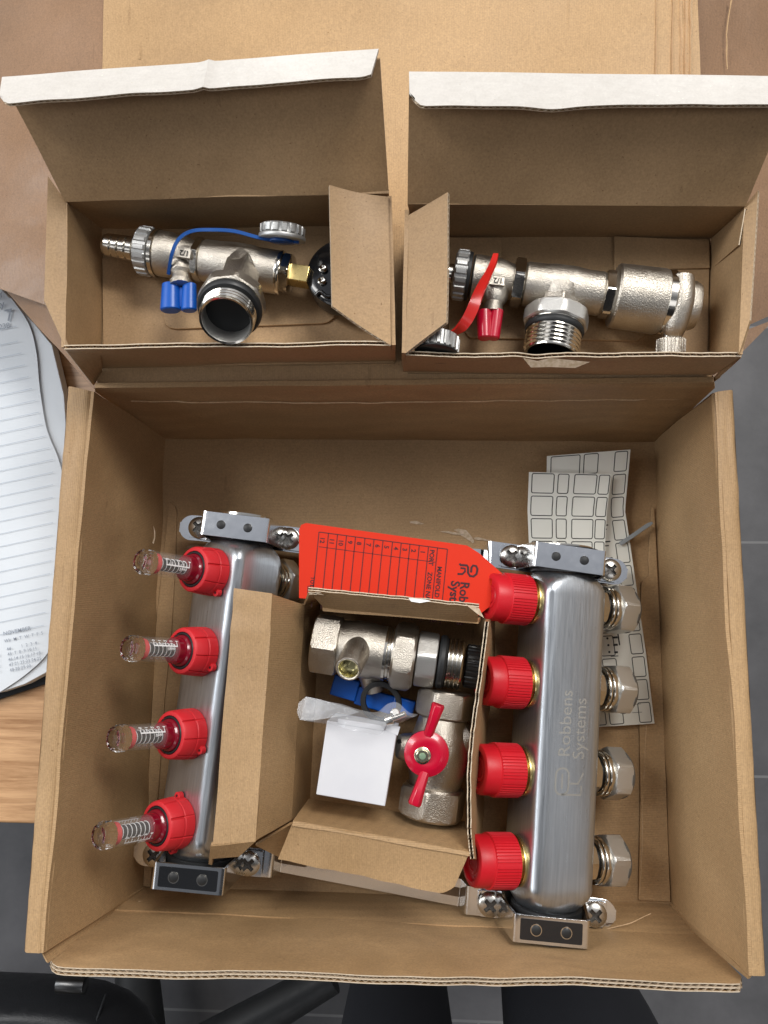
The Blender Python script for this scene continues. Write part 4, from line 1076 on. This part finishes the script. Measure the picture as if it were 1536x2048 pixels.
# --- air vent valve with red lever (right insert)
av = empty('air_vent_valve', P(1130, 600, ZF+3)); tag(av, 'nickel tee with fat round air vent, red lever and red strapped plug cap', 'valve')
M, ln, a0, dd = ax((880, 545), (1395, 614))
sx = lambda px: (px-880)/515*ln
body = MB()
lathe(body, M, [(sx(944), 10.4), (sx(948), 11.6), (sx(990), 11.2), (sx(1008), 10.6), (sx(1020), 9.6), (sx(1027), 9)], nick, 56)
lathe(body, M, [(sx(1050), 10), (sx(1053), 11.2), (sx(1090), 11.4), (sx(1110), 12), (sx(1150), 12), (sx(1172), 11.2), (sx(1204), 11.2), (sx(1209), 10.4)], nick, 56)
body.build('tee_body', av, angle=30)
mb = MB(); nut(mb, M, sx(1027), sx(1050), 11.2, nickp, 6, .5, .6); mb.build('hex_collar', av, angle=24); mb = MB(); nut(mb, M, sx(1207), sx(1228), 11.2, nickp, 6, .35, .6); mb.build('hex_collar', av, angle=24)
mb = MB(); rcyl(mb, M, sx(870), sx(912), 5.2, nickp, .5); mb.build('hose_tail', av)
mb = MB(); ribbed(mb, M, sx(908), sx(938), 13.0, capk, 18, .8, .55, cham=1.4); lathe(mb, M, [(sx(936), 12.6), (sx(942), 12.2)], rub, 48); mb.build('union_nut', av, angle=28)
mb = MB()
lathe(mb, M, [(sx(1226), 13), (sx(1229), 15.6), (sx(1233), 16.3), (sx(1318), 16.7), (sx(1326), 16.2)], nick, 72)
lathe(mb, M, [(sx(1324), 15.8), (sx(1326), 16.6), (sx(1338), 16.6), (sx(1340), 15.8)], nickp, 72)
lathe(mb, M, [(sx(1340), 15.5), (sx(1341), 15.9), (sx(1352), 15.5), (sx(1358), 14.4), (sx(1360), 13.0)], nick, 60)
mb.build('vent_body', av, angle=30)
mb = MB()
c1 = P(1374, 588, ZV+1)
lathe(mb, M, [(sx(1355), 11.5), (sx(1360), 13), (sx(1384), 12.6), (sx(1393), 11.4), (sx(1396), 9)], nick, 48, rf=lambda a, x, r: r*(.82+.18*abs(math.cos(a))))
tube(mb, smooth_curve([P(1362, 560, ZV+9), P(1363, 600, ZV+10), P(1352, 645, ZV+6), P(1345, 664, ZV+2)], 6), lambda t: 6.6-1.2*t, nick, 24)
mb.build('vent_head', av, angle=40)
mb = MB(); k0, k1 = P(1343, 663, ZV), P(1341, 714, ZV-2); Mk = frame(k0, k1-k0); lk = (k1-k0).length
rcyl(mb, Mk, -1, 4, 5.2, nickp, .5); ribbed(mb, Mk, 3.5, lk, 7.2, nick, 30, .5, .5, cham=1.0, seg=240); mb.build('vent_knob', av, angle=25)
o0 = P(1120, 588, ZV+3); o1 = P(1101, 709, ZV+6); Mo = frame(o0, o1-o0, dd); lo = (o1-o0).length
mb = MB(); nut(mb, Mo, 3, lo-21, 8.9, nick, 6, .1, .6); lathe(mb, Mo, [(-2, 10.5), (3, 9.5), (6, 7.5)], nick, 48); nut(mb, Mo, lo-24, lo-15.5, 15.6, nickn, 8, .1, 1.4)
mb.build('outlet_nut', av, angle=25)
mb = MB(); lathe(mb, Mo, [(lo-16, 11), (lo-15.8, 14.2)] + [(lo-13.4-1.9*math.cos(t*.523), 13.6+1.4*math.sin(t*.523)) for t in range(7)]+[(lo-11.4, 11)], rub, 56); mb.build('seal_ring', av)
mb = MB(); thread(mb, Mo, lo-12, lo, 14.0, nickp, 2.2, .8, 11.4, dark); rcyl(mb, Mo, lo-15.9, lo-15, 14.6, nickp, .3); mb.build('threaded_outlet', av, angle=35)
mb = MB(); j0 = P(990, 580, ZV+3); j1 = P(985, 628, ZV+5); Mj = frame(j0, j1-j0); lj = (j1-j0).length
lathe(mb, Mj, [(0, 7.4), (lj*.4, 6.6), (lj*.6, 4.6), (lj, 5.2)], nick, 36); mb.build('lever_neck', av)
mb = MB()
for c, w, x2 in ((968, 7.6, 970), (993, 6.6, 986)):
    q0 = P(c, 622 if c < 980 else 620, ZV+6); q1 = P(x2, 678, ZV+6); Mq = frame(q0, q1-q0); lq = (q1-q0).length
    lathe(mb, Mq, [(0, w*.45), (.4, w*.55), (lq-.6, w*.50), (lq, w*.40)], crim, 32)
mb.build('lever', av, angle=35)
mb = MB()
sp_ = smooth_curve([P(992, 508, 140), P(985, 530, 141), P(972, 556, 142), P(958, 585, 141), P(942, 625, 139), P(922, 655, 137), P(897, 672, 134)], 8)
sweep(mb, sp_, lambda t: V((1, .35, .2+.5*math.sin(t*5))).normalized(), 5.2, 1.1, redstrap, fil=0, wf=lambda s, t: .5+.6*min(1, s/t*3) if s/t < .7 else 1.1)
mb.build('cap_strap', av, angle=60)
mb = MB(); c0_, c1_ = P(876, 674, 137), P(872, 712, 138); Mc = frame(c0_, c1_-c0_); lc = (c1_-c0_).length
ribbed(mb, Mc, 0, lc*.85, 11.2, capk, 22, .7, .5, cham=1.0); rcyl(mb, Mc, lc*.84, lc*.9, 11.0, rub, .2)
rcyl(mb, Mc, -1.2, .2, 7, rub, .3); mb.build('plug_cap', av, angle=28)
fraction(av, 994, 561, ZV+12.4, 6, 15)

# --- ball valve with blue handle (centre carton, upper)
bv = empty('ball_valve', P(790, 1310, 8)); tag(bv, 'nickel union ball valve with blue handle lying across the top of the centre carton', 'valve', 'ball valves in the centre carton')
M, ln, a0, dd = ax((628, 1284), (965, 1336), 47)
sx = lambda px: (px-628)/337*ln
mb = MB()
lathe(mb, M, [(sx(676), 15), (sx(690), 15.6), (sx(715), 16.6), (sx(745), 16.4), (sx(752), 15.6), (sx(772), 15.6)], nick, 64)
mb.build('valve_body', bv, angle=30)
mb = MB(); nut(mb, M, 0, sx(681), 16.0, nick, 6, R(22), 1.0); mb.build('hex_end', bv, angle=25)
mb = MB(); lathe(mb, M, [(sx(770), 14), (sx(771), 16.2), (sx(776), 16.3), (sx(778), 15.3), (sx(782), 15.3), (sx(784), 16.2), (sx(789), 16)], nickp, 64); mb.build('polished_ring', bv, angle=30)
mb = MB(); nut(mb, M, sx(787), sx(832), 17.4, nick, 6, R(5), 2.2); nut(mb, M, sx(834), sx(874), 15.0, nickn, 8, R(9), .8); mb.build('union_nut', bv, angle=25)
mb = MB(); lathe(mb, M, [(sx(876), 12), (sx(877), 14.6), (sx(881), 15.6), (sx(888), 15.6), (sx(892), 14.6), (sx(893), 12)], rub, 56); mb.build('seal_ring', bv)
mb = MB(); thread(mb, M, sx(892), sx(932), 14.6, nickp, 2.4, .9); mb.build('threaded_end', bv, angle=35)
mb = MB(); ribbed(mb, M, sx(930), sx(958), 12.6, blk, 24, .7, .5, seg=144); mb.build('plastic_insert', bv, angle=30)
s0_ = P(716, 1298, 58); s1_ = P(696, 1339, 79); Ms = frame(s0_, s1_-s0_); ls = (s1_-s0_).length
mb = MB(); lathe(mb, Ms, [(-3, 8.2), (ls-.8, 7.2), (ls-.2, 6.9), (ls, 6.2), (ls-.4, 5.6)], nick, 40, cap1=False); lathe(mb, Ms, [(ls-.4, 5.6), (ls-1, 5.2), (ls-9, 4.9), (ls-9, 0)], gold, 40, cap0=False)
mb.build('side_port', bv, angle=35)
mb = MB(); j0 = P(738, 1335, 36); j1 = P(748, 1382, 33); Mj = frame(j0, j1-j0); lathe(mb, Mj, [(0, 8), (6, 7.2), ((j1-j0).length, 6.2)], nick, 32); mb.build('stem', bv)
mb = MB()
hd = (P(828, 1420, 30)-P(664, 1372, 30)).normalized(); hc = (P(828, 1420, 30)+P(664, 1372, 30))/2
Mh = frame(hc, hd)
ln_h = (P(828, 1420, 30)-P(664, 1372, 30)).length/2
box(mb, Mh, (-ln_h, -5, -6), (-ln_h*.38, 7.5, 2.5), blue); box(mb, Mh, (-ln_h*.4, -6.5, -6), (ln_h*.5, 4.5, 1.2), blue); box(mb, Mh, (ln_h*.48, -4, -6), (ln_h, 5, 2.5), blue)
mb.build('handle', bv, bevel=.9)
# loose rubber washer
mb = MB(); c = P(762, 1404, 42); n = 48
Mw = frame(c, V((-.25, -.25, 1)))
lathe(mb, Mw, [(-1, 9.6), (-1.2, 10.2), (-1.2, 11.9), (-1, 12.6), (1, 12.6), (1.2, 11.9), (1.2, 10.2), (1, 9.6), (-1, 9.6)], rub, 64, cap0=False, cap1=False)
o = mb.build('rubber_washer', None); tag(o, 'loose black rubber washer leaning on the blue handle', 'washer')
# --- ball valve with red handle (centre carton, lower right)
rv = empty('ball_valve', P(870, 1500, 8)); tag(rv, 'nickel ball valve with red butterfly handle beside the white box', 'valve', 'ball valves in the centre carton')
M, ln, a0, dd = ax((893, 1386), (861, 1632), 42)
sy = lambda py: (py-1386)/246*ln
mb = MB()
lathe(mb, M, [(sy(1430), 11.5), (sy(1438), 14.0), (sy(1455), 15.4), (sy(1485), 17.4), (sy(1510), 18.0), (sy(1535), 17.4), (sy(1560), 15.4), (sy(1572), 14.8)], nick, 64)
for A, B, r_ in (((850, 1500), (796, 1492), 6.0), ((900, 1500), (946, 1466), 6.0)):
    p0, p1 = P(*A, 42), P(*B, 46); Mx = frame(p0, p1-p0); lx = (p1-p0).length
    lathe(mb, Mx, [(0, r_+4), (lx-2, r_+1.5), (lx, r_+.4)], nick, 40)
p_ = P(798, 1483, 57); lathe(mb, frame(p_, V((-.5, 0, 1))), [(-.8, 1.3), (.2, 1.3), (.2, 0)], dark, 16)
mb.build('valve_body', rv, angle=30)
mb = MB(); nut(mb, M, sy(1382), sy(1436), 14.8, nick, 6, .1, 1.4); mb.build('hex_end', rv, angle=25); mb = MB(); nut(mb, M, sy(1572), sy(1634), 17.0, nick, 6, .25, 2.0); mb.build('hex_end', rv, angle=25)
hz = 72
hc = P(853, 1508, hz); hd = (P(874, 1412, hz)-P(833, 1612, hz)).normalized()
Mh = frame(hc, UP, hd)
mb = MB(); lathe(mb, Mh, [(-9, 7), (-4.5, 11.4), (-2.2, 12.4), (-.6, 12.2), (.8, 9.5), (1.6, 6.8), (1.2, 5.6), (1.2, 0)], crim, 72); hub = mb.build('handle', rv, angle=35)
mb = MB()
for s_ in (1, -1):
    side = hd.cross(UP)
    b0 = hc+hd*s_*9.5-side*(1.2*s_)+UP*-1; b1 = hc+hd*s_*27.5-side*(-1.0*s_)+UP*2.2
    Mx = frame(b0, b1-b0, UP); lx = (b1-b0).length
    vs = []
    for x, w, zt2, zb2 in ((0, 2.8, 2.2, -3.5), (lx*.5, 3.2, 3.0, -3.0), (lx-1.4, 3.8, 3.4, -3.0), (lx, 3.1, 2.8, -2.2)):
        for y, z in ((-w, zb2), (-w*.9, zt2*.5), (-w*.45, zt2), (w*.45, zt2), (w*.9, zt2*.5), (w, zb2)): vs.append(Mx @ V((x, y, z)))
    fs = [(0, 1, 2, 3, 4, 5), (23, 22, 21, 20, 19, 18)]
    for k in range(3):
        for j in range(6): fs.append((6*k+j, 6*k+(j+1) % 6, 6*k+6+(j+1) % 6, 6*k+6+j))
    mb.add(vs, fs, crim)
mb.build('handle_wing', hub, angle=40, bevel=.3)
mb = MB(); Mn = frame(P(845, 1511, hz+1.3), UP, hd); lathe(mb, Mn, [(-.2, 4.5), (.5, 4.5), (.7, 4.1)], gold, 40); nut(mb, Mn, .6, 2.4, 3.2, gold, 6, .3, .3); lathe(mb, Mn, [(2.3, 1.9), (2.9, 1.7), (3.1, 0)], MATS.get('patina') or pm('patina', (.25, .36, .24), .5, .6), 24); mb.build('lock_nut', hub, angle=28)

# --- small white box and plastic bag
wb = MB(); zt_ = 74
t4 = [P(654, 1441, zt_), P(794, 1463, zt_), P(770, 1613, zt_), P(632, 1589, zt_)]
cen = sum(t4, V())/4; b4 = [V((c.x*.99+cen.x*.01, c.y*.99+cen.y*.01, 34)) for c in t4]
hexa(wb, t4, b4, pap)
o = wb.build('small_white_box', None, bevel=.5); tag(o, 'plain small white card box beneath the clear plastic strip', 'box')
mb = MB(); u_ = (t4[1]-t4[0]).normalized(); v_ = (t4[3]-t4[0]).normalized()
slab(mb, [t4[0]+u_*6+v_*.6+UP*.5, t4[1]-u_*7+v_*.6+UP*.5, t4[1]-u_*7-v_*2+UP*.6, t4[0]+u_*6-v_*2+UP*.6], .4, pap)
slab(mb, [t4[1]-u_*6.4+v_*.3+UP*.3, t4[1]+u_*.6+v_*2+UP*.3, t4[1]+u_*1.4-v_*2.6-UP*1, t4[1]-u_*6.4-v_*3-UP*1], .4, pap)
mb.build('tuck_flap', o)
mb = MB()
up_ = [(612, 1393), (650, 1402), (685, 1408), (718, 1420), (752, 1424), (775, 1408), (796, 1406), (818, 1424), (836, 1429)]
lo_ = [(600, 1440), (625, 1443), (658, 1449), (690, 1456), (722, 1464), (760, 1469), (775, 1450), (800, 1446), (830, 1433)]
vs = []; fs = []; n = len(up_); K = 6
U_ = smooth_curve([P(x, y, 80+4*math.sin(i*1.3)) for i, (x, y) in enumerate(up_)], 5); L__ = smooth_curve([P(x, y, 84-3*math.sin(i*1.1)) for i, (x, y) in enumerate(lo_)], 5)
for i in range(len(U_)):
    for j in range(K+1): t = j/K; p_ = U_[i].lerp(L__[i], t); vs.append(p_+UP*(3.5*math.sin(t*3.14)*(1 if i > 6 else .4)-1.5*math.sin(i*.5+t*2)))
for i in range(len(U_)-1):
    for j in range(K): a = i*(K+1)+j; fs.append((a, a+1, a+K+2, a+K+1))
mb.add(vs, fs, film)
vs = [P(x, y, z) for x, y, z in ((600, 1440, 82), (594, 1425, 84), (597, 1406, 84), (612, 1393, 81), (640, 1399, 86), (700, 1416, 88), (719, 1424, 87), (700, 1430, 88), (650, 1437, 89), (625, 1441, 86))]
mb.add(vs, [tuple(range(10))], film)
o = mb.build('plastic_bag', None, angle=60); tag(o, 'crumpled clear plastic bag strip lying over the small white box', 'bag')
mb = MB(); p0, p1 = P(782, 1438, 79), P(812, 1427, 80); Mx = frame(p0, p1-p0); lx = (p1-p0).length
lathe(mb, Mx, [(-3, 2.6), (0, 3.0), (1, 3), (1.2, 1.6), (lx-.5, 1.6), (lx, 1.0)], nickp, 24)
p2 = P(790, 1425, 79); lathe(mb, frame(p2, V((.3, .2, 1))), [(-1, 2.4), (.6, 2.4), (1, 1.8), (1, 0)], nickp, 20)
o = mb.build('small_screw', None); tag(o, 'tiny shiny screw inside the tip of the clear plastic bag', 'screw')

# ------------------------------------------------------------------ diary on the desk
di = empty('diary', P(0, 1000, -3.5)); tag(di, 'open white page diary with black cover lying on the desk left of the carton', 'diary')
mb = MB()
slab(mb, [P(x, y, -1) for x, y in ((-420, 480), (-20, 545), (106, 692), (140, 800), (150, 1100), (140, 1352), (-20, 1405), (-420, 1480))], 2.9, cover); mb.build('cover', di, bevel=.6)
mb = MB()
slab(mb, [P(x, y, 9) for x, y in ((-400, 500), (-10, 565), (70, 648), (104, 690), (128, 790), (142, 1000), (140, 1200), (130, 1325), (50, 1368), (0, 1385), (-400, 1455))], 9.6, page); mb.build('page_block', di, bevel=.5)
mb = MB(); zp = 11.8
E = [(22, 596), (56, 645), (72, 700), (80, 780), (94, 860), (122, 935), (138, 1050), (135, 1150), (122, 1240), (96, 1305), (50, 1350), (0, 1384)]
vs = []; fs = []
for i, (x, y) in enumerate(smooth_curve([V((a, b, 0)) for a, b in E], 4) and [(v.x, v.y) for v in smooth_curve([V((a, b, 0)) for a, b in E], 4)]):
    for j in range(9): t = j/8; xx = -400*(1-t)+x*t; yy = y-(x-xx)*-.17*0+(xx-x)*-.17*-1*0+0; vs.append(P(xx, y+(x-xx)*.17, zp-1.0*t**4))
nn = len(vs)//9
for i in range(nn-1):
    for j in range(8): a = i*9+j; fs.append((a, a+1, a+10, a+9))
mb.add(vs, fs, page)
lf = mb.build('loose_page', di, smooth=False)
mb = MB(); sl = -.20
fd = lambda x, y: P(x, y, zp+.5)
for k in range(24):
    y0 = 690+k*25.2; xe = 36+min(70, k*7) - max(0, k-17)*3
    y1 = y0 - (xe)*.0
    line2(mb, [(-200, y0+200*.22), (xe, y0-xe*.22)], .8, fd, pline)
line2(mb, [(-100, 677), (33, 652)], .8, fd, pline)
def dtext(s, x, y, sz, m=pline, ang=-12, bold=False):
    c, s_ = math.cos(R(ang)), math.sin(R(ang)); text(mb, s, lambda u, v: fd(x+u*sz*c+v*sz*s_, y+u*sz*s_-v*sz*c), m, bold)
dtext('MAY', -26, 601, 17, pcal); dtext('Sunday', -48, 626, 21, pcal); dtext('7', 12, 643, 34, pcal); dtext('127-238', -28, 665, 15, pcal)
dtext('NOVEMBER', 7, 1271, 11, pcal)
dtext('Wk  M  T  W  T  F  S', 9, 1285, 9, pcal)
rows = ['44        1  2  3  4', '45  7  8  9 10 11', '46 14 15 16 17 18', '47 21 22 23 24 25', '48 28 29 30']
for k, r_ in enumerate(rows): dtext(r_, 14+k*1.5, 1301+k*10.5, 9, pcal)
for k in range(5): dtext(str(k+9), -8, 1305+k*10.5, 9, pcal)
mb.build('page_print', di, smooth=False)

# ------------------------------------------------------------------ person and office chair below
me = bpy.data.meshes.new('person')
kn1, kn2 = P(792, 2058, -250), P(1170, 2085, -235)
hipc = V((kn1.x*.5+kn2.x*.5, kn1.y-130, 110))
J = [hipc, hipc+V((-75, 15, -60)), kn1, V((kn1.x-4, kn1.y-15, -640)), V((kn1.x-4, kn1.y+70, -715)),
     hipc+V((85, 15, -60)), kn2, V((kn2.x+6, kn2.y-15, -640)), V((kn2.x+10, kn2.y+70, -715)),
     hipc+V((0, 40, 150)), hipc+V((0, 150, 380)), hipc+V((0, 220, 490)), hipc+V((0, 260, 570)), hipc+V((0, 300, 680))]
Ed = [(0, 1), (1, 2), (2, 3), (3, 4), (0, 5), (5, 6), (6, 7), (7, 8), (0, 9), (9, 10), (10, 11), (11, 12), (12, 13)]
rad = [120, 85, 55, 48, 36, 90, 76, 50, 36, 140, 170, 75, 90, 80]
o0_ = V((hipc.x, hipc.y, -744))
me.from_pydata([(j-o0_)*S for j in J], Ed, [])
pe = bpy.data.objects.new('person', me); sc.collection.objects.link(pe); pe.location = o0_*S
J += [hipc+V((-190, 170, 420)), hipc+V((-240, 90, 190)), hipc+V((-235, 90, -20)), hipc+V((190, 170, 420)), hipc+V((240, 90, 190)), hipc+V((235, 90, -20))]
me.clear_geometry(); Ed += [(10, 14), (14, 15), (15, 16), (10, 17), (17, 18), (18, 19)]; rad += [62, 48, 34, 62, 48, 34]
me.from_pydata([(j-o0_)*S for j in J], Ed, [])
sk = pe.modifiers.new('skin', 'SKIN')
if not me.skin_vertices:
    bm = bmesh.new(); bm.from_mesh(me); bm.verts.layers.skin.verify(); bm.to_mesh(me); bm.free()
for k, r_ in enumerate(rad): me.skin_vertices[0].data[k].radius = (r_*S, r_*S*(.8 if k in (0, 9, 10) else 1))
me.skin_vertices[0].data[0].use_root = True
sb = pe.modifiers.new('sub', 'SUBSURF'); sb.levels = sb.render_levels = 2; sk.use_smooth_shade = True
me.materials.append(denim)
tag(pe, 'person in black trousers standing at the front edge of the carton, only the legs showing', 'person')

ch = empty('office_chair', P(-60, 2240, -744)); tag(ch, 'black leather office chair at the lower left beneath the carton edge', 'office chair')
c = P(-28, 2222, -210); mb = MB(); n = 44; vs = []; fs = []
xr, yr, th = 150, 105, 40
for i in range(13):
    ph = -math.pi/2+math.pi*i/12
    for k in range(n):
        a = 2*math.pi*k/n; ca, sa = math.cos(a), math.sin(a); q_ = (abs(ca)**4+abs(sa)**4)**-.25
        f = .72+.28*max(0, math.cos(ph))**.5; vs.append(c+V((xr*ca*q_*f, yr*sa*q_*f, th*math.sin(ph)+4*noise.noise(V((ca*2, sa*2, i*.3))))))
for i in range(12):
    for k in range(n): j = (k+1) % n; fs.append((i*n+k, i*n+j, (i+1)*n+j, (i+1)*n+k))
fs += [tuple(range(n))[::-1], tuple(12*n+k for k in range(n))]
mb.add(vs, fs, leath); mb.build('seat', ch, angle=60)
mb = MB(); tube(mb, [c+V((105+2*math.sin(t*.4), -yr+t*yr/8-2, 39.5+1.5*math.cos((t-8)*.2)-(abs(t-8)/8)**6*26)) for t in range(17)], 1.4, leath, 8); mb.build('seam', ch)
mb = MB(); b_ = P(290, 2165, -650)
lathe(mb, frame(V((b_.x, b_.y, -660)), UP), [(0, 32), (40, 30), (40, 25), (230, 25), (230, 18), (400, 18)], blk, 32); mb.build('pillar', ch)
for k in range(5):
    a = R(28+72*k); e_ = b_+V((math.cos(a)*290, math.sin(a)*290, -25)); mb = MB()
    tube(mb, [b_.lerp(e_, t/6) for t in range(7)], lambda t: 36-12*t, rub, 14); lg_ = mb.build('leg', ch)
    mb = MB(); Mw = frame(V((e_.x, e_.y-14, -719)), V((0, 1, 0))); rcyl(mb, Mw, 0, 10, 24, blk, 2); rcyl(mb, Mw, 18, 28, 24, blk, 2); mb.build('castor', lg_)
mb = MB(); p0 = P(116, 1968, -160); p1 = P(172, 1970, -160); Mx = frame(p0, p1-p0); rcyl(mb, Mx, 0, (p1-p0).length, 7, chrome, 1); mb.build('armrest_bracket', ch)
